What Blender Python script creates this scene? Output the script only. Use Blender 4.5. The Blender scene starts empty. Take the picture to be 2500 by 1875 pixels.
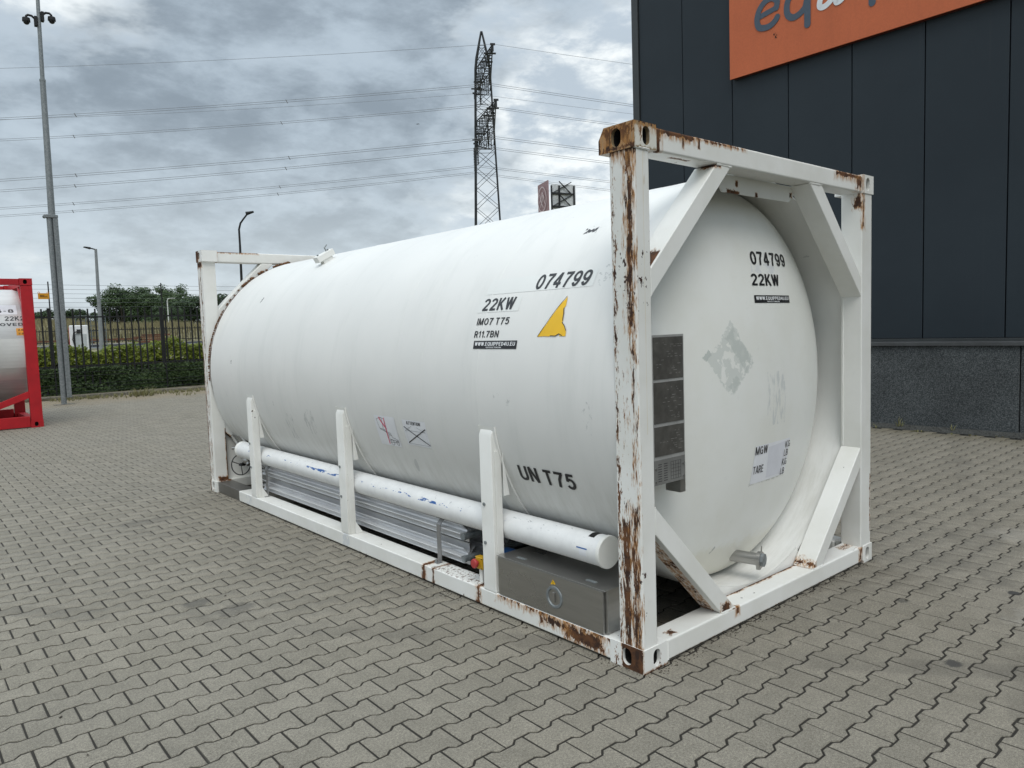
import bpy, bmesh, math, random
import numpy as np
from mathutils import Vector, Matrix

random.seed(7)
rng = np.random.default_rng(11)
SC = bpy.context.scene
COL = SC.collection
R = math.radians

# ------------------------------------------------------------------ camera
def make_camera():
    yaw, pit, rol = 0.7055, -0.0778, -0.0332
    f = Vector((math.cos(pit) * math.sin(yaw), math.cos(pit) * math.cos(yaw), math.sin(pit)))
    r = Vector((math.cos(yaw), -math.sin(yaw), 0))
    u = r.cross(f)
    r2 = math.cos(rol) * r + math.sin(rol) * u
    u2 = -math.sin(rol) * r + math.cos(rol) * u
    cam = bpy.data.cameras.new('camera')
    cam.sensor_width = 36.0
    cam.lens = 1805.4 / 2500 * 36
    cam.clip_start = 0.05
    cam.clip_end = 6000
    o = bpy.data.objects.new('camera', cam)
    COL.objects.link(o)
    M = Matrix(((r2.x, u2.x, -f.x, -2.654), (r2.y, u2.y, -f.y, -2.2138), (r2.z, u2.z, -f.z, 1.6815), (0, 0, 0, 1)))
    o.matrix_world = M
    SC.camera = o
    return r2, u2, f
CR, CU, CF = make_camera()
CP = Vector((-2.654, -2.2138, 1.6815))
def px(u, v):                                   # ray through a pixel of the 2500 x 1875 frame (used to measure positions)
    return CF + CR * ((u - 1250) / 1805.4) - CU * ((v - 937.5) / 1805.4)
def on_plane(u, v, P0, n):
    d = px(u, v); n = Vector(n)
    return CP + d * ((Vector(P0) - CP).dot(n) / d.dot(n))

# ------------------------------------------------------------------ light
SUN_EL, SUN_AZ = R(55), R(-148)                 # azimuth measured from +y towards +x
SC.view_settings.view_transform = 'Standard'
SC.view_settings.look = 'None'
SC.view_settings.exposure = 0.2
SC.view_settings.gamma = 1.0
SC.view_settings.use_curve_mapping = False
SC.cycles.max_bounces = 6
SC.cycles.use_denoising = True

class S:
    """socket wrapper with arithmetic"""
    def __init__(s, nt, k): s.nt = nt; s.k = k
    def _m(s, op, b=None, c=None):
        n = s.nt.nodes.new('ShaderNodeMath'); n.operation = op
        for i, v in enumerate((s, b, c)):
            if v is None: continue
            if isinstance(v, S): s.nt.links.new(v.k, n.inputs[i])
            else: n.inputs[i].default_value = v
        return S(s.nt, n.outputs[0])
    def __add__(s, b): return s._m('ADD', b)
    def __sub__(s, b): return s._m('SUBTRACT', b)
    def __mul__(s, b): return s._m('MULTIPLY', b)
    def __truediv__(s, b): return s._m('DIVIDE', b)
    __radd__ = __add__
    __rmul__ = __mul__
    def __rsub__(s, b): return s._m('MULTIPLY', -1.0)._m('ADD', b)
    def min(s, b): return s._m('MINIMUM', b)
    def max(s, b): return s._m('MAXIMUM', b)
    def abs(s): return s._m('ABSOLUTE')
    def pow(s, b): return s._m('POWER', b)
    def ss(s, lo, hi, a=0.0, b=1.0):
        n = s.nt.nodes.new('ShaderNodeMapRange'); n.interpolation_type = 'SMOOTHSTEP'
        s.nt.links.new(s.k, n.inputs[0])
        n.inputs[1].default_value = lo; n.inputs[2].default_value = hi
        n.inputs[3].default_value = a; n.inputs[4].default_value = b
        return S(s.nt, n.outputs[0])

class T:
    """small node-tree helper"""
    def __init__(s, nt): s.nt = nt
    def new(s, t): return s.nt.nodes.new(t)
    def link(s, a, b): s.nt.links.new(a.k if isinstance(a, S) else a, b)
    def obj(s):
        n = s.new('ShaderNodeTexCoord'); return n.outputs['Object']
    def pos(s):
        n = s.new('ShaderNodeNewGeometry'); return n.outputs['Position']
    def sep(s, v):
        n = s.new('ShaderNodeSeparateXYZ'); s.link(v, n.inputs[0]); return [S(s.nt, o) for o in n.outputs]
    def comb(s, x, y, z):
        n = s.new('ShaderNodeCombineXYZ')
        for i, v in enumerate((x, y, z)):
            if isinstance(v, S): s.link(v, n.inputs[i])
            else: n.inputs[i].default_value = v
        return n.outputs[0]
    def vmul(s, v, sc):
        n = s.new('ShaderNodeVectorMath'); n.operation = 'MULTIPLY'; s.link(v, n.inputs[0]); n.inputs[1].default_value = sc; return n.outputs[0]
    def noise(s, v, scale=5, detail=3, rough=.5, sc=None, off=None, dist=0):
        if sc is not None: v = s.vmul(v, sc)
        if off is not None:
            m = s.new('ShaderNodeVectorMath'); m.operation = 'ADD'; s.link(v, m.inputs[0]); m.inputs[1].default_value = off; v = m.outputs[0]
        n = s.new('ShaderNodeTexNoise'); s.link(v, n.inputs['Vector'])
        n.inputs['Scale'].default_value = scale; n.inputs['Detail'].default_value = detail; n.inputs['Roughness'].default_value = rough
        n.inputs['Distortion'].default_value = dist
        return S(s.nt, n.outputs['Fac'])
    def voro(s, v, scale, feature='F1', out='Distance'):
        n = s.new('ShaderNodeTexVoronoi'); n.feature = feature; s.link(v, n.inputs['Vector']); n.inputs['Scale'].default_value = scale
        return S(s.nt, n.outputs[out])
    def mix(s, f, a, b):
        n = s.new('ShaderNodeMix'); n.data_type = 'RGBA'
        if isinstance(f, S): s.link(f, n.inputs[0])
        else: n.inputs[0].default_value = f
        for i, v in ((6, a), (7, b)):
            if isinstance(v, S): s.link(v, n.inputs[i])
            else: n.inputs[i].default_value = (*v, 1)
        return S(s.nt, n.outputs[2])
    def scale(s, c, f):
        n = s.new('ShaderNodeVectorMath'); n.operation = 'SCALE'; 
        if isinstance(c, S): s.link(c, n.inputs[0])
        else: n.inputs[0].default_value = c
        if isinstance(f, S): s.link(f, n.inputs['Scale'])
        else: n.inputs['Scale'].default_value = f
        return S(s.nt, n.outputs[0])

def make_world():
    w = bpy.data.worlds.new('World'); SC.world = w; w.use_nodes = True
    nt = w.node_tree; nt.nodes.clear(); t = T(nt)
    sky = t.new('ShaderNodeTexSky'); sky.sky_type = 'NISHITA'; sky.sun_disc = False
    sky.sun_elevation = SUN_EL; sky.sun_rotation = SUN_AZ
    sky.air_density = 1.2; sky.dust_density = 2.0
    n = t.new('ShaderNodeTexCoord')
    x, y, z = t.sep(n.outputs['Generated'])
    zz = z.max(0.0)
    k = (zz + 0.42)
    v = t.comb(x / k, y / k, zz * 2.2)
    big = t.noise(v, CLOUD[3], 2, .5, off=CLOUD[:3])
    mid = t.noise(v, CLOUD[3] * 2.4, 6, .58, off=(1.7, 4.2, 0.3))
    fine = t.noise(v, CLOUD[3] * 6.5, 6, .62, off=(5.1, .4, 1.3), dist=.1)
    d = big * 0.52 + mid * 0.38 + fine * .10
    dark = d.ss(.462, .548)
    edge = (d - .462).abs().ss(.0, .045, 1, 0)               # thin bright rims of the cloud banks
    wisps = (mid * .4 + fine * .6).ss(.43, .62)
    base = t.mix(wisps, (0.47, .545, .615), (.80, .855, .87))
    base = t.mix(edge * wisps * .75, base, (1.0, 1.03, 1.02))
    dcol = t.mix((mid * .55 + fine * .45).ss(.40, .62), (.44, .52, .59), (.215, .265, .315))
    c = t.mix(dark * .95, base, dcol)
    hz = zz.ss(.0, .30, 1, 0)
    c = t.mix(hz * .5, c, (.74, .81, .845))                     # lighter cloud towards the horizon
    lift = zz.ss(.30, .95, 1.0, SKY_TOP)                        # an overcast sky is brighter overhead
    c = t.scale(c, lift * 10.0)
    c = t.mix(.93, S(nt, sky.outputs[0]), c)
    bg = t.new('ShaderNodeBackground'); t.link(c, bg.inputs[0]); bg.inputs[1].default_value = 0.1
    out = t.new('ShaderNodeOutputWorld'); t.link(bg.outputs[0], out.inputs[0])
CLOUD = (9.6, 4.1, 7.3, 1.1)
SKY_TOP = 2.3
make_world()

sl = bpy.data.lights.new('sun', 'SUN'); sl.energy = 1.25; sl.angle = R(32); sl.color = (1, .965, .91)
so = bpy.data.objects.new('sun', sl); COL.objects.link(so)
sd = Vector((math.sin(SUN_AZ) * math.cos(SUN_EL), math.cos(SUN_AZ) * math.cos(SUN_EL), math.sin(SUN_EL)))
so.rotation_euler = sd.to_track_quat('Z', 'Y').to_euler()
so.location = sd * 40

# ------------------------------------------------------------------ mesh helpers
class MB:
    def __init__(s): s.v = []; s.f = []
    def add(s, vs, fs):
        b = len(s.v); s.v += [tuple(p) for p in vs]; s.f += [tuple(b + i for i in q) for q in fs]; return s
    def box(s, x0, x1, y0, y1, z0, z1):
        vs = [(x, y, z) for z in (z0, z1) for y in (y0, y1) for x in (x0, x1)]
        return s.add(vs, [(0, 2, 3, 1), (4, 5, 7, 6), (0, 1, 5, 4), (2, 6, 7, 3), (0, 4, 6, 2), (1, 3, 7, 5)])
    def prism(s, poly, axis, lo, hi):
        """poly = list of 2-D points in the two other axes (in order)"""
        def P(a, b, c): return {'x': (c, a, b), 'y': (a, c, b), 'z': (a, b, c)}[axis]
        n = len(poly)
        vs = [P(a, b, lo) for a, b in poly] + [P(a, b, hi) for a, b in poly]
        fs = [tuple(range(n)), tuple(range(2 * n - 1, n - 1, -1))] + [((i + 1) % n, i, n + i, n + (i + 1) % n) for i in range(n)]
        return s.add(vs, fs)
    def tube(s, pts, r, n=10, cap=True, r1=None):
        pts = [Vector(p) for p in pts]; m = len(pts); rings = []
        up = None
        for i, p in enumerate(pts):
            t = (pts[min(i + 1, m - 1)] - pts[max(i - 1, 0)]).normalized()
            if up is None:
                up = Vector((0, 0, 1)) if abs(t.z) < .9 else Vector((1, 0, 0))
            a = t.cross(up).normalized(); b = a.cross(t).normalized(); up = b
            rr = r if r1 is None else r + (r1 - r) * i / (m - 1)
            rings.append([p + a * rr * math.cos(2 * math.pi * j / n) + b * rr * math.sin(2 * math.pi * j / n) for j in range(n)])
        vs = [q for g in rings for q in g]
        fs = [(i * n + j, i * n + (j + 1) % n, (i + 1) * n + (j + 1) % n, (i + 1) * n + j) for i in range(m - 1) for j in range(n)]
        if cap: fs += [tuple(range(n - 1, -1, -1)), tuple((m - 1) * n + j for j in range(n))]
        return s.add(vs, fs)
    def bar(s, a, b, w, h=None):
        """square bar between two points"""
        h = h or w
        a, b = Vector(a), Vector(b); t = (b - a).normalized()
        up = Vector((0, 0, 1)) if abs(t.z) < .95 else Vector((1, 0, 0))
        p = t.cross(up).normalized() * w / 2; q = p.normalized().cross(t).normalized() * h / 2
        vs = [c + i * p + j * q for c in (a, b) for i, j in ((-1, -1), (1, -1), (1, 1), (-1, 1))]
        return s.add(vs, [(0, 1, 2, 3), (7, 6, 5, 4), (0, 4, 5, 1), (1, 5, 6, 2), (2, 6, 7, 3), (3, 7, 4, 0)])
    def lathe(s, prof, c, axis='y', n=48, a0=0, a1=2 * math.pi, cap=False):
        """prof = [(r, h)]; revolved about an axis through c"""
        full = abs(a1 - a0 - 2 * math.pi) < 1e-6
        k = n if full else n + 1
        vs = []
        for r, h in prof:
            for j in range(k):
                a = a0 + (a1 - a0) * j / n
                ca, sa = r * math.cos(a), r * math.sin(a)
                vs.append({'y': (c[0] + ca, c[1] + h, c[2] + sa), 'z': (c[0] + ca, c[1] + sa, c[2] + h), 'x': (c[0] + h, c[1] + ca, c[2] + sa)}[axis])
        fs = []
        for i in range(len(prof) - 1):
            for j in range(n):
                j2 = (j + 1) % k
                fs.append((i * k + j, i * k + j2, (i + 1) * k + j2, (i + 1) * k + j))
        if cap: fs += [tuple(range(k)), tuple((len(prof) - 1) * k + j for j in range(k - 1, -1, -1))]
        return s.add(vs, fs)
    def mesh(s, name, mat, smooth=False):
        me = bpy.data.meshes.new(name); me.from_pydata(s.v, [], s.f); me.validate()
        bm = bmesh.new(); bm.from_mesh(me); bmesh.ops.recalc_face_normals(bm, faces=bm.faces[:]); bm.to_mesh(me); bm.free()
        if mat: me.materials.append(mat)
        if smooth: smooth_mesh(me, smooth if isinstance(smooth, float) else 40)
        return me
    def build(s, name, mat, parent=None, bevel=0, smooth=False, label=None, loc=None):
        o = bpy.data.objects.new(name, s.mesh(name, mat, smooth)); COL.objects.link(o)
        if parent: o.parent = parent
        if loc: o.location = loc
        if bevel:
            m = o.modifiers.new('bevel', 'BEVEL'); m.width = bevel; m.segments = 2; m.limit_method = 'ANGLE'; m.angle_limit = R(35)
            m.harden_normals = True
            o.data.shade_smooth()
        if label: o['label'] = label
        return o

def smooth_mesh(me, ang):
    me.shade_smooth()
    bm = bmesh.new(); bm.from_mesh(me)
    for e in bm.edges:
        if len(e.link_faces) == 2 and e.calc_face_angle(0) > R(ang): e.smooth = False
    bm.to_mesh(me); bm.free()

def thing(name, label, cat, loc=(0, 0, 0), rz=0, group=None):
    o = bpy.data.objects.new(name, None); COL.objects.link(o); o.location = loc; o.rotation_euler = (0, 0, rz)
    o.empty_display_size = .2
    return tag(o, label, cat, group)
def tag(o, label, cat, group=None):
    o['label'] = label; o['category'] = cat
    if group: o['group'] = group
    return o
def struct(o): o['kind'] = 'structure'; return o
def stuff(o): o['kind'] = 'stuff'; return o
def dup(o, parent=None, loc=None):
    c = o.copy(); COL.objects.link(c)
    if parent: c.parent = parent
    if loc is not None: c.location = loc
    for ch in o.children: dup(ch, c)
    return c

# ------------------------------------------------------------------ materials
def mat(name, fn):
    m = bpy.data.materials.new(name); m.use_nodes = True; nt = m.node_tree; nt.nodes.clear(); t = T(nt)
    b = t.new('ShaderNodeBsdfPrincipled'); o = t.new('ShaderNodeOutputMaterial'); t.link(b.outputs[0], o.inputs[0])
    res = fn(t) or {}
    for k, v in res.items():
        if k == 'bump':
            h, st, di = v
            n = t.new('ShaderNodeBump'); t.link(h, n.inputs['Height']); n.inputs['Strength'].default_value = st; n.inputs['Distance'].default_value = di
            t.link(n.outputs[0], b.inputs['Normal']); continue
        s = b.inputs[k]
        if isinstance(v, S): t.link(v, s)
        elif isinstance(v, tuple): s.default_value = (*v, 1) if len(v) == 3 else v
        else: s.default_value = v
    return m

def simple(name, col, rough=.5, metal=0.0, var=.12, sc=6, bump=0):
    def fn(t):
        v = t.obj(); n = t.noise(v, sc, 4, .6)
        c = t.mix(n.ss(.3, .7), tuple(q * (1 - var) for q in col), tuple(min(1, q * (1 + var)) for q in col))
        r = {'Base Color': c, 'Roughness': n * .2 + (rough - .1), 'Metallic': metal}
        if bump: r['bump'] = (t.noise(v, sc * 12, 3), bump, .003)
        return r
    return mat(name, fn)

RUST_D, RUST_M, RUST_L = (.034, .016, .010), (.125, .052, .020), (.40, .195, .062)
def paint(name, regions=(), base=(.775, .775, .745), chip=.73, chips=True, dirt=.10, rough=.42, seed=0, chip_gate=None):
    """white paint with rust regions in object coordinates.
    region = dict(p='yz', c=(,), h=(,), amp, sc=(x,y,z), gate=(axis, lo, hi), rot, kind)"""
    def fn(t):
        v = t.obj(); xyz = dict(zip('xyz', t.sep(v)))
        off = (seed * 1.7, seed * .9, seed * 2.3)
        n1 = t.noise(v, 2.2, 4, .6, off=off)
        n2 = t.noise(v, 14, 4, .65, off=off)
        c = t.mix(n1.ss(.35, .7), base, tuple(q * (1 - dirt) * w for q, w in zip(base, (1, .995, .97))))
        c = t.mix((n2.ss(.60, .80)) * .18, c, tuple(q * .72 for q in base))
        rgh = n2 * .2 + (rough - .1)
        rm = None
        for i, g in enumerate(regions):
            a, b = xyz[g['p'][0]] - g['c'][0], xyz[g['p'][1]] - g['c'][1]
            if g.get('rot'):
                ca, sa = math.cos(g['rot']), math.sin(g['rot'])
                a, b = a * ca + b * sa, b * ca - a * sa
            d = (g['h'][0] - a.abs()).min(g['h'][1] - b.abs())
            nn = t.noise(v, 1, 5, .62, sc=g.get('sc', (22, 22, 22)), off=(seed + i * 3.1, i * 1.3, seed - i * 2.2), dist=.3)
            n3 = t.noise(v, 1, 4, .7, sc=tuple(q * 3.2 for q in g.get('sc', (22, 22, 22))), off=(i * .7, seed, i * 2.9))
            val = d + (nn - .5) * g.get('amp', .05) + (n3 - .5) * g.get('amp', .05) * .8
            k = None
            if g.get('gate'):
                ax, lo, hi = g['gate']; q = xyz[ax]
                k = q._m('GREATER_THAN', lo) * q._m('LESS_THAN', hi)
            kind = g.get('kind', 'rust')
            if kind == 'rust':
                halo = val.ss(-g.get('halo', .022), .0)
                core = val.ss(-.002, .003)
                if k is not None: halo = halo * k; core = core * k
                hs = t.noise(v, 1, 3, .6, sc=(60, 60, 9), off=(i, 0, 0))
                c = t.mix(halo * hs.ss(.30, .62) * g.get('hk', .95), c, RUST_L)
                cc = t.mix(n2.ss(.35, .62), RUST_D, RUST_M)
                cc = t.mix(hs.ss(.58, .78) * .5, cc, (.16, .06, .02))
                c = t.mix(core, c, cc)
                rm = core if rm is None else rm.max(core)
            else:                                              # flat patch of another colour
                soft = g.get('soft', .006)
                m = val.ss(0, soft)
                if g.get('cover'):
                    m = m * t.noise(v, g.get('csc', 30), 5, .6, off=(i * 2.0, 1, 4), sc=g.get('cst', (1, 1, 1))).ss(g['cover'], g['cover'] + g.get('cw', .03))
                if k is not None: m = m * k
                c = t.mix(m * g.get('k', 1.0), c, kind)
        if chips:
            e = t.noise(v, 1, 4, .62, sc=(34, 34, 20), off=(7 + seed, 3, 1)) 
            gate = t.noise(v, 3.1, 2, .5, off=(seed, 9, 2)).ss(.45, .62)
            e = (e * gate).ss(chip, chip + .012)
            if chip_gate:
                ax, lo, hi = chip_gate; e = e * xyz[ax].ss(lo, hi)
            c = t.mix(e, c, (.045, .02, .014))
        r = {'Base Color': c, 'Roughness': rgh if rm is None else rgh + rm * .45, 'Specular IOR Level': .4}
        if rm is not None: r['bump'] = (n2 * .3 - rm * .8, .35, .004)
        return r
    return mat(name, fn)

M = {}
M['white'] = paint('white_paint', seed=1)
M['white_clean'] = paint('white_paint_clean', chips=False, seed=2, dirt=.06)
M['black_print'] = simple('black_print', (.012, .012, .014), .45)
M['dark_print'] = simple('dark_print', (.03, .032, .035), .5)
M['white_print'] = simple('white_print', (.78, .79, .80), .5, var=.03)
M['sticker'] = simple('white_sticker', (.76, .77, .80), .4, var=.04)
M['grey_line'] = simple('grey_print', (.32, .33, .34), .5)
M['pink'] = simple('pink_print', (.62, .09, .16), .5)
M['yellow_sticker'] = simple('yellow_sticker', (.80, .47, .012), .45, var=.05)
M['orange_print'] = simple('orange_print', (.72, .33, .03), .5)
M['hole'] = simple('dark_cavity', (.010, .009, .008), .9)
M['black_rubber'] = simple('black_rubber', (.015, .015, .016), .6)
M['black_metal'] = simple('black_coated_steel', (.008, .009, .010), .75)
M['red_button'] = simple('red_button', (.42, .045, .045), .45)
M['yellow_plastic'] = simple('yellow_plastic', (.62, .36, .02), .4)
M['blue_paint'] = simple('blue_paint', (.02, .12, .36), .4)
M['lens'] = simple('dome_glass', (.01, .011, .013), .12)
def _steel(t):
    v = t.obj(); n = t.noise(v, 1, 4, .6, sc=(3, 3, 30)); m = t.noise(v, 3, 3)
    c = t.mix(n.ss(.3, .7), (.37, .365, .35), (.41, .405, .39))
    return {'Base Color': c, 'Metallic': .9, 'Roughness': m * .18 + .20}
M['stainless'] = mat('stainless_steel', _steel)
def _alu(t):
    v = t.obj(); n = t.noise(v, 2.5, 3, .5); m = t.noise(v, 5, 4)
    c = t.mix(n.ss(.3, .7), (.66, .665, .67), (.74, .745, .75))
    return {'Base Color': c, 'Metallic': .55, 'Roughness': m * .15 + .28}
M['aluminium'] = mat('mill_aluminium', _alu)
def _galv(t):
    v = t.obj(); n = t.voro(v, 34, out='Color'); k = t.new('ShaderNodeSeparateColor'); t.link(n, k.inputs[0]); q = S(t.nt, k.outputs[0])
    st = t.noise(v, 1, 4, .6, sc=(9, 9, .8))
    c = t.mix(q * .6 + st * .5, (.135, .155, .162), (.27, .29, .295))
    return {'Base Color': c, 'Metallic': .35, 'Roughness': .55}
M['galvanised'] = mat('galvanised_steel', _galv)

# ------------------------------------------------------------------ lettering
def _arc(cx, cy, rx, ry, a0, a1, n=12):
    return [(cx + rx * math.cos(R(a0 + (a1 - a0) * i / n)), cy + ry * math.sin(R(a0 + (a1 - a0) * i / n))) for i in range(n + 1)]
_st = [(0, -.08), (0, .92)]
FONT = {
    '0': ([_arc(.21, .42, .21, .42, 90, 450, 22)], .42), '1': ([[(.17, -.08), (.17, .92)], [(-.02, .64), (.10, .70), (.17, .88)]], .2),
    '2': ([_arc(.21, .62, .21, .22, 170, -30) + [(.02, .03)], [(-.06, 0), (.47, 0)]], .42),
    '4': ([[(.30, -.08), (.30, .92)], [(.30, .90), (-.03, .24)], [(-.08, .2), (.48, .2)]], .42),
    '5': ([[(.04, .84), (.45, .84)], [(.09, .88), (.04, .40)], _arc(.2, .28, .22, .28, 140, -150, 16)], .42),
    '6': ([_arc(.21, .26, .21, .26, 90, 450, 18), _arc(.21, .42, .21, .42, 35, 190)], .42),
    '7': ([[(-.06, .84), (.49, .84)], [(.42, .84), (.22, .42), (.14, -.08)]], .42),
    '8': ([_arc(.21, .63, .18, .21, 90, 450, 18), _arc(.21, .21, .21, .21, 90, 450, 18)], .42),
    '9': ([_arc(.21, .58, .21, .26, 90, 450, 18), _arc(.21, .42, .21, .42, 10, -145)], .42),
    'A': ([[(-.04, -.08), (.22, .92)], [(.50, -.08), (.24, .92)], [(.08, .24), (.38, .24)]], .46),
    'B': ([_st, [(0, .84), (.2, .84)] + _arc(.2, .63, .2, .21, 80, -80) + [(0, .42)], [(0, .42), (.22, .42)] + _arc(.22, .21, .22, .21, 80, -80) + [(0, 0)]], .44),
    'C': ([_arc(.22, .42, .22, .42, 40, 320, 18)], .42), 'D': ([_st, [(0, .84), (.12, .84)] + _arc(.15, .42, .28, .42, 85, -85, 16) + [(0, 0)]], .44),
    'E': ([_st, [(0, .84), (.40, .84)], [(0, .43), (.36, .43)], [(0, 0), (.41, 0)]], .38),
    'G': ([_arc(.22, .42, .22, .42, 40, 310, 18), [(.44, -.06), (.44, .42)], [(.24, .40), (.48, .40)]], .46), 'I': ([_st], .0),
    'K': ([_st, [(.02, .28), (.43, .92)], [(.15, .46), (.47, -.08)]], .44), 'L': ([_st, [(0, 0), (.38, 0)]], .36),
    'M': ([_st, [(.56, -.08), (.56, .92)], [(0, .92), (.28, -.02)], [(.28, -.02), (.56, .92)]], .56), 'N': ([_st, [(.44, -.08), (.44, .92)], [(0, .92), (.44, -.08)]], .44),
    'O': ([_arc(.25, .42, .25, .42, 90, 450, 22)], .5), 'P': ([_st, [(0, .84), (.2, .84)] + _arc(.2, .61, .22, .23, 80, -80) + [(0, .38)]], .42),
    'Q': ([_arc(.25, .42, .25, .42, 90, 450, 22), [(.28, .16), (.50, -.08)]], .5),
    'R': ([_st, [(0, .84), (.2, .84)] + _arc(.2, .62, .22, .22, 80, -80) + [(0, .40)], [(.22, .40), (.43, -.08)]], .43),
    'S': ([_arc(.21, .62, .20, .22, 30, 250) + _arc(.21, .21, .21, .21, 60, -150)], .42), 'T': ([[(-.02, .84), (.50, .84)], [(.24, -.08), (.24, .9)]], .48),
    'U': ([[(0, .92), (0, .24)] + _arc(.22, .22, .22, .22, 190, 350) + [(.44, .24), (.44, .92)]], .44), 'V': ([[(-.02, .92), (.22, -.08)], [(.46, .92), (.22, -.08)]], .44),
    'W': ([[(-.02, .92), (.15, -.06)], [(.15, -.06), (.32, .92)], [(.32, .92), (.49, -.06)], [(.49, -.06), (.66, .92)]], .64),
    '&': ([[(.50, -.06), (.10, .60)], _arc(.22, .68, .12, .16, 200, -60), [(.28, .54), (.03, .24)], _arc(.19, .18, .19, .18, 150, 350)], .46),
    '.': ([[(0, -.08), (0, .08)]], 0), '-': ([[(0, .38), (.24, .38)]], .24)}
def place2d(bm, w, h, fn, maxlen=None):
    for v in bm.verts: v.co.x *= w; v.co.y *= h
    if maxlen:
        for _ in range(3):
            es = [e for e in bm.edges if e.calc_length() > maxlen]
            if not es: break
            bmesh.ops.subdivide_edges(bm, edges=es, cuts=1)
            bmesh.ops.triangulate(bm, faces=[f for f in bm.faces if len(f.verts) > 3])
    for v in bm.verts:
        x, y, z = v.co; p = fn(x, y)
        if abs(z) > 1e-7:                                     # lift stacked strokes off one another
            nn = (fn(x + 1e-3, y) - p).cross(fn(x, y + 1e-3) - p).normalized(); p = p + nn * z
        v.co = p
def bm_obj(bm, name, mt, parent, label=None):
    me = bpy.data.meshes.new(name); bm.to_mesh(me); bm.free(); me.materials.append(mt)
    o = bpy.data.objects.new(name, me); COL.objects.link(o); o.parent = parent
    if label: o['label'] = label
    return o
def poly_obj(pts, fn, mt, parent, name, maxlen=None, label=None):
    bm = bmesh.new(); bm.faces.new([bm.verts.new((x, y, 0)) for x, y in pts]); bmesh.ops.triangulate(bm, faces=bm.faces[:])
    place2d(bm, 1, 1, fn, maxlen); return bm_obj(bm, name, mt, parent, label)
def stroke_bm(bm, pts, w, closed=False, caps=False, z=0.0):
    pts = [Vector((*p, z)) for p in pts]; n = len(pts); L = []; Rr = []
    for i in range(n):
        a = pts[(i - 1) % n] if (closed or i) else pts[i]; b = pts[(i + 1) % n] if (closed or i < n - 1) else pts[i]
        d = (b - a).normalized(); nn = Vector((-d.y, d.x, 0)) * w / 2
        L.append(bm.verts.new(pts[i] + nn)); Rr.append(bm.verts.new(pts[i] - nn))
    for i in range(n if closed else n - 1):
        j = (i + 1) % n; bm.faces.new((Rr[i], Rr[j], L[j], L[i]))
    if caps:
        for i, s in ((0, -1), (n - 1, 1)):
            a, b = (pts[1] - pts[0], 0) if i == 0 else (pts[-1] - pts[-2], 0)
            d = a.normalized() * s; nn = Vector((-d.y, d.x, 0))
            ring = [bm.verts.new(pts[i] + (nn * math.cos(q) + d * math.sin(q)) * w / 2) for q in np.linspace(0, math.pi, 9)]
            bm.faces.new(ring[::-1])
def strokes_obj(lines, fn, mt, parent, name, maxlen=None, caps=False, lift=None):
    bm = bmesh.new()
    for i, (pts, w, closed) in enumerate(lines): stroke_bm(bm, pts, w, closed, caps, (i % 4) * (lift or LIFT))
    place2d(bm, 1, 1, fn, maxlen)
    return bm_obj(bm, name, mt, parent)
LIFT = .0003
def text_obj(body, w, h, fn, mt, parent, name='lettering', bold=0.0, shear=0, maxlen=None, s=.165, split=False):
    G = []; x = 0.0
    for ch in body:
        if ch == ' ': x += .24; continue
        st, wd = FONT[ch]
        G.append([[(x + a + shear * b, b) for a, b in q] for q in st]); x += wd + .185 + s * .5
    bms = []
    for g in G:
        bm = bmesh.new()
        for i, q in enumerate(g):
            cl = (Vector(q[0]) - Vector(q[-1])).length < 1e-6
            stroke_bm(bm, q[:-1] if cl else q, s, cl, False, (i % 4) * LIFT * .5)
        bms.append(bm)
    xs = [v.co.x for b in bms for v in b.verts]; x0, x1 = min(xs), max(xs)
    y0, y1 = -.08, .92
    for bm in bms:
        for v in bm.verts: v.co.x = (v.co.x - x0) / (x1 - x0) * w; v.co.y = (v.co.y - y0) / (y1 - y0) * h
        bmesh.ops.triangulate(bm, faces=bm.faces[:]); place2d(bm, 1, 1, fn, maxlen)
    if split:
        e = bpy.data.objects.new(name, None); COL.objects.link(e); e.parent = parent
        for bm in bms: bm_obj(bm, 'letter', mt, e)
        return e
    me = bpy.data.meshes.new(name); out = bmesh.new()
    for bm in bms:
        bm.to_mesh(me); bm.free(); out.from_mesh(me)
    bpy.data.meshes.remove(me); return bm_obj(out, name, mt, parent)
def bez(pts, n=8):
    """Catmull-Rom through points"""
    P = [Vector((*p, 0)) for p in pts]; P = [2 * P[0] - P[1]] + P + [2 * P[-1] - P[-2]]; out = []
    for i in range(1, len(P) - 2):
        for k in range(n):
            t = k / n; a, b, c, d = P[i - 1:i + 3]
            q = .5 * ((2 * b) + (c - a) * t + (2 * a - 5 * b + 4 * c - d) * t * t + (3 * b - a - 3 * c + d) * t ** 3)
            out.append((q.x, q.y))
    out.append((P[-2].x, P[-2].y)); return out

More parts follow.
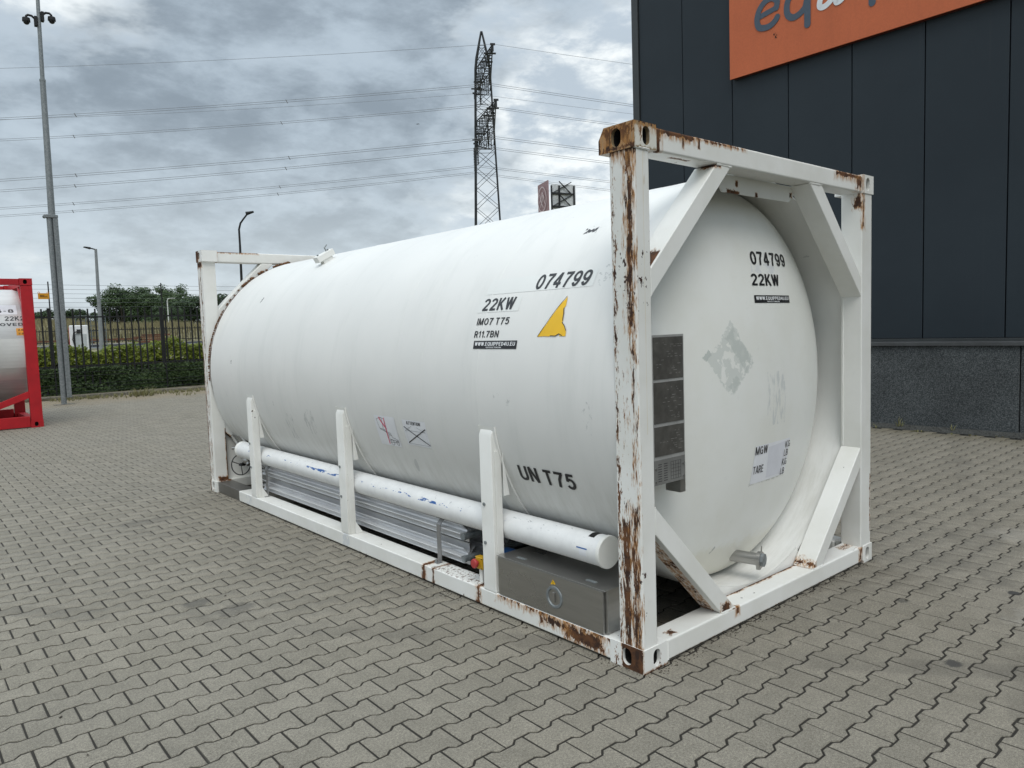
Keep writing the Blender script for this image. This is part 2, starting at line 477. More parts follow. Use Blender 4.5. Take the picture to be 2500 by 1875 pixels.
# ================================================================== GROUND AND PAVING
def _bed(t):
    v = t.pos(); n = t.noise(v, 30, 5, .7)
    return {'Base Color': t.mix(n, (.012, .011, .009), (.036, .032, .025)), 'Roughness': .95}
M['bedding'] = mat('joint_sand', _bed)
def _paver(t):
    v = t.pos(); x, y, z = t.sep(v)
    g = t.new('ShaderNodeNewGeometry'); isl = S(t.nt, g.outputs['Random Per Island'])
    oi = t.new('ShaderNodeObjectInfo'); rnd = S(t.nt, oi.outputs['Random'])
    at = (isl * 7.31 + rnd * 3.77)._m('FRACT')
    sp = t.noise(v, 260, 3, .75); sp2 = t.noise(v, 90, 4, .7); med = t.noise(v, 9, 4, .6); big = t.noise(v, .55, 4, .55); big2 = t.noise(v, 1.7, 5, .62, off=(4, 1, 0))
    c = t.mix(at.ss(0, 1), PAVER_A, PAVER_B)
    c = t.mix(big.ss(.36, .66) * .35, c, PAVER_C)
    c = t.scale(c, sp.ss(.30, .70, .62, 1.38) * sp2.ss(.28, .72, .74, 1.26) * med.ss(.3, .7, .92, 1.07))
    c = t.mix((big2.ss(.57, .76)) * .32, c, (.085, .080, .068))                   # damp / oily darker patches
    c = t.mix(t.noise(v, 150, 2, .6).ss(.70, .76) * .65, c, (.48, .46, .41))      # pale aggregate grains
    c = t.mix(t.noise(v, 120, 2, .6, off=(9, 9, 9)).ss(.70, .77) * .7, c, (.05, .05, .05))
    for (nx, ny, c0, wd_, k) in ((.80, .60, .30, .11, .16), (.80, .60, 1.95, .11, .13), (-.35, .937, -1.55, .10, .14)):   # faint tyre tracks
        q = (x * nx + y * ny - c0 + (t.noise(v, .7, 2, .5, off=(c0, 0, 0)) - .5) * .25).abs()
        c = t.mix(q.ss(wd_ * .6, wd_, 1, 0) * t.noise(v, 2.2, 4, .65, off=(c0, 3, 0)).ss(.38, .66) * k * 1.6, c, (.06, .057, .052))
    # a few old oil drips and scuffs
    for (ax, ay, r, s, k) in SPOTS:
        dx, dy = x - ax, y - ay
        d = ((dx * dx + dy * dy * s)).pow(.5)
        nn = t.noise(v, 14, 4, .65, off=(ax, ay, 0))
        m = (d + (nn - .5) * r * 1.5).ss(r * .55, r, 1, 0)
        c = t.mix(m * abs(k), c, (.035, .035, .036) if k > 0 else (.42, .40, .36))
    sand = (y + (t.noise(v, 1.2, 4, .6) - .5) * 3.4).ss(19.0, 21.2)
    c = t.mix(sand * t.noise(v, 5, 5, .7).ss(.28, .50) * .85, c, (.225, .185, .125))
    c = t.mix(z.ss(-.0022, -.0038) * .85, c, (.030, .027, .022))                   # arrises coloured darker below the top face
    moss = (x + (t.noise(v, 2.5, 4, .6) - .5) * .9).ss(7.7, 8.5)
    c = t.mix(moss * .45, c, (.085, .072, .038))
    return {'Base Color': c, 'Roughness': sp2 * .2 + .72, 'Specular IOR Level': .3, 'bump': (sp + sp2 * .8, .5, .0025)}
PAVER_A, PAVER_B, PAVER_C = (.188, .172, .138), (.222, .203, .164), (.202, .188, .158)
SPOTS = [(2.55, -1.05, .07, 1, .9), (2.36, -.86, .045, 1, .9), (1.8, -.45, .05, 1, .6), (-1.25, 2.58, .10, 1, .45), (-1.1, 2.3, .13, 1, .4),
         (-.9, 5.1, .35, 6, .28), (1.15, -.95, .05, 1, .8), (2.0, -1.15, .25, 1, -.22), (3.2, -.9, .22, 1, -.25), (3.7, -.55, .25, 1, -.18), (.9, -1.45, .025, 1, .9)]
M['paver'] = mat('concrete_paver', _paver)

def build_paving():
    PX, PY = .2045, .147
    X0, Y0 = -2.0935, 1.2535
    # behaton (double-T) outline, centred on the block; joints of about 4 mm
    hw, L2 = .0803, .0984
    nw = .0578
    prof = [(-L2, hw), (-.066, hw), (-.040, nw), (.040, nw), (.066, hw), (L2, hw)]
    outline = prof + [(x, -y) for x, y in prof[::-1]]          # clockwise from top-left
    outline = outline[::-1]
    base = np.array(outline); n = len(base)
    cen = []
    for j in range(-60, 150):
        y = Y0 + PY * j
        if y < -4.2 or y > 22.42 - .06: continue
        for i in range(-60, 75):
            x = X0 + PX * (i + .5 + (.5 if j % 2 else 0))
            if x < -9 or x > 8.5: continue
            cen.append((x, y))
    cen = np.array(cen)
    # keep those the photo (or a camera a step beside it) can see
    d = np.c_[cen, np.zeros(len(cen))] - np.array(CP)
    zc = d @ np.array(CF); u = 1250 + 1805.4 * (d @ np.array(CR)) / np.maximum(zc, .01); v = 937.5 - 1805.4 * (d @ np.array(CU)) / np.maximum(zc, .01)
    keep = (zc > .6) & (u > -1500) & (u < 3400) & (v < 2700)
    far_hidden = (cen[:, 0] > 7.8) & (cen[:, 1] > 16)          # behind container and building
    keep &= ~far_hidden
    cen, zc, u, v = cen[keep], zc[keep], u[keep], v[keep]
    inside = (u > -60) & (u < 2560) & (v < 1930)
    size = np.where(inside, 1 / zc ** 2, 0)
    order = np.argsort(-size)
    near, rest = order[:300], order[300:]
    ground = thing('pavement', '', '', (0, 0, 0)); del ground['label']; del ground['category']
    struct(ground)
    bed = MB().box(-16, 8.86, -9, 22.42, -.25, -.0055).build('sand_bed', M['bedding'], ground)
    c = .0045                                                   # chamfer
    nrm = base / np.linalg.norm(base, axis=1)[:, None]
    inner = base * np.array([1 - c / L2, 1 - c / hw])
    def block(jit=0):
        vs = [(x, y, 0) for x, y in inner] + [(x, y, -.0035) for x, y in base] + [(x, y, -.03) for x, y in base]
        fs = [tuple(range(n))] + [(i, n + i, n + (i + 1) % n, (i + 1) % n) for i in range(n)] + [(n + i, 2 * n + i, 2 * n + (i + 1) % n, n + (i + 1) % n) for i in range(n)]
        return np.array(vs, float), fs
    V, F = block()
    variants = []
    for k in range(6):
        W = V.copy(); W[:, :2] += rng.normal(0, .0006, (len(W), 2)); 
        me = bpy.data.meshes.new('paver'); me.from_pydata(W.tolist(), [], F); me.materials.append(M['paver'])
        variants.append(me)
    def jitter(m): return rng.normal(0, .0006, m), rng.normal(0, .004, m), rng.normal(0, .004, m), rng.normal(0, .006, m)
    dz, tx, ty, rz = jitter(300)
    for q, i in enumerate(near):
        o = bpy.data.objects.new('paver', variants[q % 6]); COL.objects.link(o); o.parent = ground
        o.location = (cen[i, 0], cen[i, 1], dz[q]); o.rotation_euler = (tx[q], ty[q], rz[q] + (math.pi if q % 2 else 0))
    m = len(rest); dz, tx, ty, rz = jitter(m)
    P = np.empty((m, len(V), 3))
    for a in range(len(V)):
        x, y, z = V[a]
        P[:, a, 0] = cen[rest, 0] + x - y * rz; P[:, a, 1] = cen[rest, 1] + y + x * rz; P[:, a, 2] = z + dz + x * ty + y * tx
    fl = np.concatenate([np.array(f) for f in F]); ft = np.array([len(f) for f in F])
    loops = (fl[None, :] + (np.arange(m) * len(V))[:, None]).ravel()
    tot = np.tile(ft, m); start = np.concatenate([[0], np.cumsum(tot)[:-1]])
    me = bpy.data.meshes.new('paver_field'); me.vertices.add(m * len(V)); me.vertices.foreach_set('co', P.ravel())
    me.loops.add(len(loops)); me.loops.foreach_set('vertex_index', loops)
    me.polygons.add(len(tot)); me.polygons.foreach_set('loop_start', start); me.polygons.foreach_set('loop_total', tot)
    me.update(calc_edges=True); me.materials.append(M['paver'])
    o = bpy.data.objects.new('paver_field', me); COL.objects.link(o); o.parent = ground; stuff(o)
    print('pavers', len(cen))
build_paving()

def grit():
    mb = MB()
    for _ in range(1500):
        if random.random() < .62: x, y = -abs(random.gauss(0, .035)) + .006, random.uniform(.0, 6.0)
        else: x, y = random.uniform(0, 2.5), -abs(random.gauss(0, .035)) + .006
        s_ = random.uniform(.0015, .0055)
        mb.add([(x + s_ * random.uniform(.6, 1.3), y, 0), (x - s_ * .7, y + s_ * random.uniform(.4, 1.2), 0), (x - s_ * .6, y - s_ * random.uniform(.4, 1.2), 0), (x, y, s_ * random.uniform(.5, 1.1))], [(0, 1, 3), (1, 2, 3), (2, 0, 3)])
    for _ in range(60):                                        # dry leaf crumbs and flakes of rust
        x, y = random.uniform(-2.2, 3.6), random.uniform(-1.9, 5); s_ = random.uniform(.004, .012); a = random.uniform(0, 6.3)
        mb.add([(x + math.cos(a) * s_ * 1.6, y + math.sin(a) * s_ * 1.6, .004), (x - math.sin(a) * s_, y + math.cos(a) * s_, .001), (x - math.cos(a) * s_ * 1.4, y - math.sin(a) * s_ * 1.4, .006), (x + math.sin(a) * s_, y - math.cos(a) * s_, .002)], [(0, 1, 2), (0, 2, 3)])
    o = mb.build('grit', simple('grit', (.045, .036, .026), .95, var=.5, sc=60)); stuff(o)
grit()
def _soil(t):
    v = t.pos(); n = t.noise(v, 3, 6, .7); n2 = t.noise(v, 40, 4, .7)
    c = t.mix(n.ss(.35, .65), (.10, .085, .055), (.16, .14, .095)); c = t.mix(n2.ss(.5, .8) * .6, c, (.05, .06, .025))
    return {'Base Color': c, 'Roughness': .95, 'bump': (n2, .6, .02)}
M['soil'] = mat('soil', _soil)
def _field(t):
    v = t.pos(); n = t.noise(v, .25, 6, .65); n2 = t.noise(v, 3, 5, .7)
    c = t.mix(n.ss(.35, .65), (.12, .12, .06), (.20, .18, .10)); c = t.mix(n2.ss(.45, .75) * .5, c, (.06, .085, .03))
    return {'Base Color': c, 'Roughness': .95}
M['field'] = mat('dry_grass_field', _field)
def _asphalt(t):
    v = t.pos(); n = t.noise(v, 2, 5, .7); n2 = t.noise(v, 60, 3, .7)
    return {'Base Color': t.mix(n * .6 + n2 * .4, (.050, .055, .064), (.095, .102, .115)), 'Roughness': .85}
M['asphalt'] = mat('asphalt', _asphalt)

# the ground sheet reaches the horizon; beyond the hedge it climbs to a low terrace
def terrain():
    ys = [-3000, -9.0, 22.5, 27, 33, 46, 52, 58, 62, 200, 600, 4000]
    zs = [-.26, -.26, -.26, -.10, .15, .95, 1.15, 1.15, 1.35, 1.6, 1.7, 1.7]
    xs = [-4000, -500, -200, -100, -60, -40, -20, 0, 20, 40, 60, 100, 160, 300, 4000]
    mb = MB(); vs = [(x, y, z) for y, z in zip(ys, zs) for x in xs]; k = len(xs)
    fs = [(i * k + j, i * k + j + 1, (i + 1) * k + j + 1, (i + 1) * k + j) for i in range(len(ys) - 1) for j in range(k - 1)]
    o = mb.add(vs, fs).build('ground', M['field']); struct(o)
    r = MB().add([(-80, 50.5, 1.12), (120, 50.5, 1.12), (120, 58.5, 1.20), (-80, 58.5, 1.20)], [(0, 1, 2, 3)])
    r.box(-80, 120, 58.5, 58.75, 1.0, 1.34).build('road', M['asphalt']); struct(bpy.data.objects['road'])
    MB().box(-14, 12, 22.55, 26.5, -.3, .05).build('hedge_soil', M['soil']); struct(bpy.data.objects['hedge_soil'])
terrain()

M['concrete'] = simple('kerb_concrete', (.155, .142, .115), .9, var=.25, sc=9, bump=.5)
def kerb():
    k = thing('kerb', '', ''); del k['label']; del k['category']; struct(k)
    a, b = Vector((-5, 22.98, 0)), Vector((12, 21.78, 0)); d = (b - a); L = d.length; d.normalize(); nx = Vector((-d.y, d.x, 0))
    n = int(L)
    for i in range(n):
        p, q = a + d * (i + .004), a + d * (i + .996)
        vs = [(*(w + nx * s)[:2], z + random.uniform(-.004, .004) * (z > 0)) for z in (-.2, .085) for w in (p, q) for s in (0, .09)]
        MB().add(vs, [(0, 1, 3, 2), (4, 6, 7, 5), (0, 4, 5, 1), (2, 3, 7, 6), (0, 2, 6, 4), (1, 5, 7, 3)]).build('kerb_stone', M['concrete'], k, bevel=.008)
kerb()

# ================================================================== WAREHOUSE
def _clad(t):
    v = t.pos(); n = t.noise(v, .6, 4, .6); st = t.noise(v, 1, 4, .6, sc=(12, 12, .25))
    c = t.mix(n.ss(.3, .7), (.0175, .0250, .0320), (.0215, .0300, .0375)); c = t.mix(st.ss(.62, .8) * .18, c, (.045, .05, .055))
    return {'Base Color': c, 'Roughness': st * .12 + .40, 'Specular IOR Level': .25, 'bump': (t.noise(v, 1.1, 2, .5), .10, .03)}
M['cladding'] = mat('anthracite_cladding', _clad)
M['joint'] = simple('panel_joint', (.004, .0045, .006), .8)
M['trim'] = simple('anthracite_trim', (.030, .035, .037), .4)
M['sill'] = simple('grey_sill', (.055, .058, .060), .42)
def _agg(t):
    v = t.pos(); a = t.voro(v, 95, out='Color'); k = t.new('ShaderNodeSeparateColor'); t.link(a, k.inputs[0]); q = S(t.nt, k.outputs[0])
    n = t.noise(v, 1.4, 4, .6); n2 = t.noise(v, 190, 2, .7)
    c = t.mix(q.pow(2.0), (.026, .031, .033), (.110, .119, .121)); c = t.scale(c, n.ss(.3, .7, .85, 1.15) * n2.ss(.3, .7, .75, 1.25))
    c = t.mix(t.noise(v, 70, 2, .5, off=(3, 3, 3)).ss(.72, .78) * .5, c, (.2, .2, .19))
    return {'Base Color': c, 'Roughness': .85, 'bump': (q, .5, .006)}
M['aggregate'] = mat('exposed_aggregate', _agg)
def warehouse():
    w = thing('warehouse', 'large anthracite clad warehouse with exposed aggregate plinth behind the white tank', 'warehouse', (8.85, 7.35, 0))
    XW = 8.85
    def L(x): return x - 8.85
    def Y(y): return y - 7.35
    # dark carcass just behind the panels
    MB().box(L(XW + .05), 24, Y(-16), 0, 0, 12.5).build('wall', M['joint'], w)
    MB().box(L(XW - .03), L(XW + .06), Y(7.21), Y(7.36), 1.31, 12.4).build('corner_trim', M['trim'], w, bevel=.004)
    ys = [7.205, 6.21] + [5.185 - 1.034 * i for i in range(0, 21)]
    for a, b in zip(ys[:-1], ys[1:]):
        MB().box(L(XW), L(XW + .049), Y(b + .007), Y(a - .007), 1.312, 12.35).build('wall_panel', M['cladding'], w, bevel=.006)
    MB().box(L(XW - .045), L(XW + .048), Y(-15.9), 0.005, 12.35, 12.6).build('parapet_cap', M['trim'], w, bevel=.004)
    sp = MB().prism([(L(XW - .05), 1.205), (L(XW + .04), 1.205), (L(XW + .04), 1.308), (L(XW - .012), 1.308), (L(XW - .016), 1.262), (L(XW - .05), 1.25)], 'y', Y(-15.9), 0.004)
    sp.build('sill_flashing', M['sill'], w)
    MB().box(L(XW - .018), L(XW - .003), Y(-15.9), .003, 1.272, 1.305).build('drip_edge', M['trim'], w)
    e = 7.34
    for b in (0.859, -5.14, -11.14):
        MB().box(L(XW - .012), L(XW + .04), Y(b + .008), Y(e - .006), -.2, 1.203).build('plinth_panel', M['aggregate'], w, bevel=.008); e = b
    MB().box(L(XW + .02), L(XW + .049), Y(-15.9), -.01, -.2, 1.2).build('plinth_joint', M['joint'], w)
    return w
warehouse()

def gravel():
    mb = MB()
    for _ in range(4200):
        x = random.uniform(8.52, 8.86); y = random.uniform(-4.5, 7.6); s = random.uniform(.006, .016)
        z = random.uniform(-.004, .018) + max(0, (x - 8.62)) * .12
        pts = [(x + s * random.uniform(.7, 1.2) * a, y + s * random.uniform(.7, 1.2) * b, z + s * c * .7) for a, b, c in ((1, 0, 0), (0, 1, 0), (-1, 0, 0), (0, -1, 0), (0, 0, 1))]
        mb.add(pts, [(0, 1, 4), (1, 2, 4), (2, 3, 4), (3, 0, 4)])
    mb.add([(8.55, -5, .001), (8.85, -5, .035), (8.85, 7.6, .035), (8.55, 7.6, .001)], [(0, 1, 2, 3)])
    o = mb.build('gravel', simple('dark_gravel', (.045, .046, .042), .95, var=.6, sc=40)); stuff(o)
gravel()

# orange sign board on the wall
def sign():
    s = thing('sign_board', 'large orange sign board with grey and white lettering on the dark wall', 'sign', (8.85, 5.155, 5.755))
    X0 = 8.74 - 8.85
    def face(y, z, out=0.0): return Vector((X0 - .003 - out, y - 5.155, z - 5.755))
    def _or(t):
        v = t.obj(); st = t.noise(v, 1, 5, .65, sc=(8, 8, .7)); n = t.noise(v, 50, 3, .6); b = t.noise(v, .8, 3)
        c = t.mix(st.ss(.4, .75) * .5, (.50, .130, .054), (.43, .115, .050)); c = t.scale(c, n.ss(.3, .7, .95, 1.05) * b.ss(.3, .7, .95, 1.05))
        return {'Base Color': c, 'Roughness': .5, 'Specular IOR Level': .25}
    MB().box(X0, X0 + .022, -9.2, 0, 0, 3.1).build('panel', mat('orange_panel', _or), s, bevel=.002)
    MB().box(X0 + .0225, -.004, -9.15, -.03, .004, 3.06).build('frame', simple('dark_red_frame', (.11, .020, .010), .6), s)
    grey = simple('slate_letter', (.052, .075, .105), .4, var=.05)
    white = simple('white_letter', (.66, .68, .70), .4, var=.05)
    def letter(lines, mt, name='letter'):
        o = strokes_obj(lines, lambda y, z: face(-y, z, .004), mt, s, name, caps=True, lift=.0025); return o
    f = lambda pts: [(-a, b) for a, b in pts]                  # 2-D x grows to the right = falling y
    # e
    letter([(f([(4.60, 6.603), (4.45, 6.628), (4.30, 6.652)]), .085, False), (bez(f([(4.283, 6.655), (4.272, 6.755), (4.36, 6.83), (4.48, 6.815), (4.585, 6.72), (4.63, 6.58), (4.60, 6.45), (4.50, 6.405), (4.39, 6.41), (4.30, 6.465), (4.27, 6.505)]), 8), .098, False)], grey)
    # q
    letter([(bez(f([(3.77, 6.60), (3.80, 6.50), (3.90, 6.425), (4.01, 6.41), (4.09, 6.48), (4.105, 6.60), (4.07, 6.72), (3.97, 6.80), (3.85, 6.79), (3.765, 6.72)]), 8), .10, False),
            (f([(3.757, 6.81), (3.757, 6.6), (3.76, 6.4), (3.76, 6.225)]), .105, False)], grey)
    # u (slanted, white)
    letter([(bez(f([(3.475, 6.84), (3.52, 6.65), (3.565, 6.47), (3.545, 6.41), (3.48, 6.405), (3.40, 6.45), (3.32, 6.53), (3.27, 6.66), (3.23, 6.84)]), 8), .088, False),
            (bez(f([(3.27, 6.66), (3.30, 6.5), (3.31, 6.42), (3.285, 6.39), (3.22, 6.41), (3.15, 6.47)]), 8), .075, False)], white)
    # p
    letter([(f([(2.765, 6.84), (2.765, 6.6), (2.768, 6.4), (2.77, 6.215)]), .104, False),
            (bez(f([(2.77, 6.60), (2.74, 6.72), (2.65, 6.80), (2.53, 6.78), (2.45, 6.66), (2.48, 6.49), (2.58, 6.42), (2.69, 6.44), (2.76, 6.52)]), 8), .10, False)], grey)
    sp = bmesh.new()
    for k in range(9):
        c = Vector((-4.315 + random.uniform(-.02, .02) + k * .004, 6.262 - k * .009, 0)); r = random.uniform(.006, .014)
        sp.faces.new([sp.verts.new(c + Vector((math.cos(a) * r * random.uniform(.6, 1.4), math.sin(a) * r, 0))) for a in np.linspace(0, 5.4, 7)])
    place2d(sp, 1, 1, lambda y, z: face(-y, z, .002)); bm_obj(sp, 'stain', simple('dark_stain', (.06, .03, .015), .8), s)
sign()

# ================================================================== WHITE TANK CONTAINER
TC = thing('tank_container', 'white tank container in a rust streaked frame standing in the middle of the yard', 'tank container')
W, LN, H = 2.438, 6.058, 2.591
CX, CZ, RT = 1.219, 1.295, 1.21

def slot_face(mb, dark, outer, sc, sa, sb, to3, depth):
    """outer convex polygon with an elongated hole; to3(a, b, d) -> 3-D (d = depth behind the face)"""
    def ray(poly, c, th):
        d = (math.cos(th), math.sin(th)); best = None
        for i in range(len(poly)):
            p, q = poly[i], poly[(i + 1) % len(poly)]
            ex, ey = q[0] - p[0], q[1] - p[1]; den = d[0] * ey - d[1] * ex
            if abs(den) < 1e-12: continue
            t = ((p[0] - c[0]) * ey - (p[1] - c[1]) * ex) / den; u = ((p[0] - c[0]) * d[1] - (p[1] - c[1]) * d[0]) / den
            if t > 0 and -1e-9 <= u <= 1 + 1e-9 and (best is None or t < best): best = t
        return (c[0] + d[0] * best, c[1] + d[1] * best)
    slot = []
    for k in range(24):
        th = 2 * math.pi * k / 24; r = min(sa, sb); cx, cy = math.cos(th) * r, math.sin(th) * r
        cx += (sa - r) * (1 if cx > 1e-9 else -1 if cx < -1e-9 else 0); cy += (sb - r) * (1 if cy > 1e-9 else -1 if cy < -1e-9 else 0)
        slot.append((sc[0] + cx, sc[1] + cy))
    th = sorted([2 * math.pi * k / 28 + .01 for k in range(28)] + [math.atan2(p[1] - sc[1], p[0] - sc[0]) % (2 * math.pi) for p in outer])
    O = [ray(outer, sc, a) for a in th]; I = [ray(slot, sc, a) for a in th]; n = len(th)
    vs = [to3(*p, 0) for p in O] + [to3(*p, 0) for p in I] + [to3(*p, .022) for p in I]
    mb.add(vs, [(i, (i + 1) % n, n + (i + 1) % n, n + i) for i in range(n)] + [(n + i, n + (i + 1) % n, 2 * n + (i + 1) % n, 2 * n + i) for i in range(n)])
    dark.add([to3(*p, .0215) for p in I] + [to3(*p, depth) for p in I], [(i, (i + 1) % n, n + (i + 1) % n, n + i) for i in range(n)] + [tuple(range(n, 2 * n))])

def casting(x_out, sx, y_out, sy, z0, z1, mt, wx=.162, wy=.19, chamfer=0, top=True):
    """x_out / y_out = outer planes; sx, sy = +1 when the casting runs towards +x / +y from there"""
    mb, dk = MB(), MB()
    X = lambda a: x_out + sx * a
    Yf = lambda a: y_out + sy * a
    zm = (z0 + z1) / 2
    side = [(0, z0), (wy, z0), (wy, z1 - chamfer), (wy - chamfer * .6, z1), (0, z1)] if chamfer else [(0, z0), (wy, z0), (wy, z1), (0, z1)]
    slot_face(mb, dk, side, (wy * .5, zm), .030, .043, lambda a, b, d: (X(d), Yf(a), b), .07)
    slot_face(mb, dk, [(0, z0), (wx, z0), (wx, z1), (0, z1)], (wx * .54, zm), .027, .043, lambda a, b, d: (X(a), Yf(d), b), .07)
    n = len(side)
    pts0 = [(X(0), Yf(a), b) for a, b in side]; pts1 = [(X(wx), Yf(a), b) for a, b in side]
    fs = [(i, i + 1, n + i + 1, n + i) for i in range(n - 1)]    # not the outer end face (it has the slot)
    mb.add(pts0 + pts1, fs + [tuple(range(n, 2 * n))])
    me = mb.mesh('corner_casting', mt); 
    o = bpy.data.objects.new('corner_casting', me); COL.objects.link(o); o.parent = TC
    d = dk.build('hole', M['hole'], o)
    return o

# --- paints for the frame, rust regions measured from the photo
rs = dict
long_z = (26, 26, 3.2)
m_post_near = paint('paint_near_post', [
    rs(p='yz', c=(.034, 1.2), h=(-.004, 1.4), amp=.17, sc=(46, 46, 7), gate=('x', -1, .02), halo=.026),
    rs(p='yz', c=(.042, 2.06), h=(.014, .40), amp=.11, sc=(46, 46, 8), gate=('x', -1, .02), halo=.035),
    rs(p='yz', c=(.075, 2.478), h=(.085, .018), amp=.16, sc=(60, 60, 9), gate=('x', -1, .02), halo=.06),
    rs(p='yz', c=(.139, 1.25), h=(-.003, 1.15), amp=.15, sc=(60, 60, 14), gate=('x', -1, .02), halo=.010),
    rs(p='yz', c=(.095, .80), h=(-.019, .65), amp=.19, sc=(50, 50, 8), gate=('x', -1, .02), halo=.014),
    rs(p='yz', c=(.100, .40), h=(.019, .33), amp=.14, sc=(46, 46, 6), gate=('x', -1, .02), halo=.014),
    rs(p='yz', c=(.045, .40), h=(.010, .40), amp=.14, sc=(46, 46, 6), gate=('x', -1, .02), halo=.028),
    rs(p='xz', c=(.075, 2.40), h=(.010, .09), amp=.05, sc=(50, 50, 7), gate=('y', -1, .02), kind=(.42, .30, .13), k=.65, soft=.03),
    rs(p='xz', c=(.066, 1.9), h=(.0045, .75), amp=.008, sc=(30, 30, 2), gate=('y', -1, .02), kind=(.60, .50, .30), k=.55, soft=.006),
], seed=3, chip=.60)
m_cast_top = paint('paint_rusty_casting', [
    rs(p='xz', c=(.09, 2.525), h=(.09, .052), amp=.05, sc=(30, 30, 12), gate=('y', -1, .003), kind=(.70, .69, .63), k=.9, soft=.012),
    rs(p='yz', c=(.13, 2.566), h=(.12, .020), amp=.11, sc=(30, 30, 16), gate=('x', -1, .004), halo=.04),
    rs(p='yz', c=(.055, 2.535), h=(.028, .03), amp=.13, sc=(34, 34, 20), gate=('x', -1, .004), halo=.04),
    rs(p='yz', c=(.150, 2.525), h=(.02, .05), amp=.12, sc=(40, 40, 14), gate=('x', -1, .004), halo=.04),
    rs(p='yz', c=(.08, 2.484), h=(.11, .014), amp=.08, sc=(40, 40, 14), gate=('x', -1, .004), halo=.06),
    rs(p='yz', c=(.212, 2.52), h=(.004, .08), amp=.04, sc=(24, 24, 24), gate=('x', -1, .004), halo=.03),
    rs(p='xz', c=(.045, 2.53), h=(.004, .035), amp=.06, sc=(50, 50, 16), gate=('y', -1, .004), halo=.008),
    rs(p='xz', c=(.09, 2.592), h=(.1, .004), amp=.08, sc=(30, 30, 14), gate=('y', -1, .004), halo=.06),
    rs(p='xy', c=(.08, .1), h=(.06, .08), amp=.10, sc=(24, 24, 24), gate=('z', 2.588, 3), halo=.03),
], base=(.38, .29, .18), seed=4, chip=.58, dirt=.4)
m_cast_bot = paint('paint_bottom_casting', [
    rs(p='yz', c=(.072, .055), h=(.066, .09), amp=.03, sc=(30, 30, 30), gate=('x', -1, .004), halo=.01),
    rs(p='yz', c=(.175, .05), h=(.003, .05), amp=.07, sc=(40, 40, 20), gate=('x', -1, .004), halo=.004),
    rs(p='xz', c=(.09, .0), h=(.12, .008), amp=.03, sc=(30, 30, 20), gate=('y', -1, .004), halo=.01),
    rs(p='xz', c=(.11, .045), h=(.012, .02), amp=.05, sc=(40, 40, 20), gate=('y', -1, .004), halo=.005),
], seed=5, chip=.60)
m_rail = paint('paint_side_rail', [
    rs(p='yz', c=(.62, .112), h=(.46, .004), amp=.12, sc=(22, 22, 12), gate=('x', -1, .004), halo=.05),
    rs(p='yz', c=(.40, .062), h=(.13, .036), amp=.12, sc=(24, 24, 14), gate=('x', -1, .004), halo=.035),
    rs(p='yz', c=(.62, .080), h=(.10, .010), amp=.13, sc=(26, 26, 12), gate=('x', -1, .004), halo=.04),
    rs(p='yz', c=(1.3, .006), h=(1.7, .000), amp=.055, sc=(40, 40, 24), gate=('x', -1, .004), halo=.008),
    rs(p='yz', c=(1.285, .06), h=(.016, .10), amp=.07, sc=(34, 34, 14), halo=.022),
    rs(p='yz', c=(1.765, .06), h=(.006, .10), amp=.045, sc=(34, 34, 14), halo=.014),
    rs(p='yz', c=(1.875, .06), h=(.018, .10), amp=.055, sc=(34, 34, 14), halo=.022),
    rs(p='xy', c=(.08, 1.56), h=(.09, .24), amp=.03, sc=(30, 30, 30), gate=('z', .112, 1), kind=(.11, .045, .025), k=.85, cover=.55, csc=55, cw=.02),
    rs(p='yz', c=(2.96, .06), h=(.055, .10), amp=.03, sc=(20, 20, 20), kind=(.52, .55, .58), k=.6, cover=.42, csc=22, gate=('x', -1, .004)),
    rs(p='yz', c=(4.95, .06), h=(.07, .10), amp=.03, sc=(20, 20, 20), kind=(.52, .55, .58), k=.5, cover=.5, csc=22, gate=('x', -1, .004)),
], seed=6, chip=.66)
m_beam_top = paint('paint_top_beam', [
    rs(p='xz', c=(.30, 2.575), h=(.16, .018), amp=.045, sc=(18, 18, 14), gate=('y', -1, .03), halo=.035),
    rs(p='xz', c=(.18, 2.52), h=(.016, .06), amp=.03, sc=(30, 30, 10), gate=('y', -1, .03), halo=.03),
    rs(p='xz', c=(.70, 2.572), h=(.22, .004), amp=.045, sc=(26, 26, 9), gate=('y', -1, .03), halo=.02),
    rs(p='xz', c=(.37, 2.535), h=(.006, .025), amp=.03, sc=(40, 40, 12), gate=('y', -1, .03), halo=.012),
    rs(p='xz', c=(.50, 2.555), h=(.007, .03), amp=.02, sc=(40, 40, 9), gate=('y', -1, .03), halo=.006),
    rs(p='xz', c=(2.10, 2.565), h=(.17, .012), amp=.045, sc=(18, 18, 12), gate=('y', -1, .03), halo=.045),
    rs(p='xz', c=(2.24, 2.53), h=(.030, .03), amp=.13, sc=(26, 26, 8), gate=('y', -1, .03), halo=.04),
    rs(p='xy', c=(.40, .05), h=(.07, .008), amp=.03, sc=(30, 30, 30), gate=('z', 2.3, 2.4775), halo=.01),
], seed=7, chip=.66)
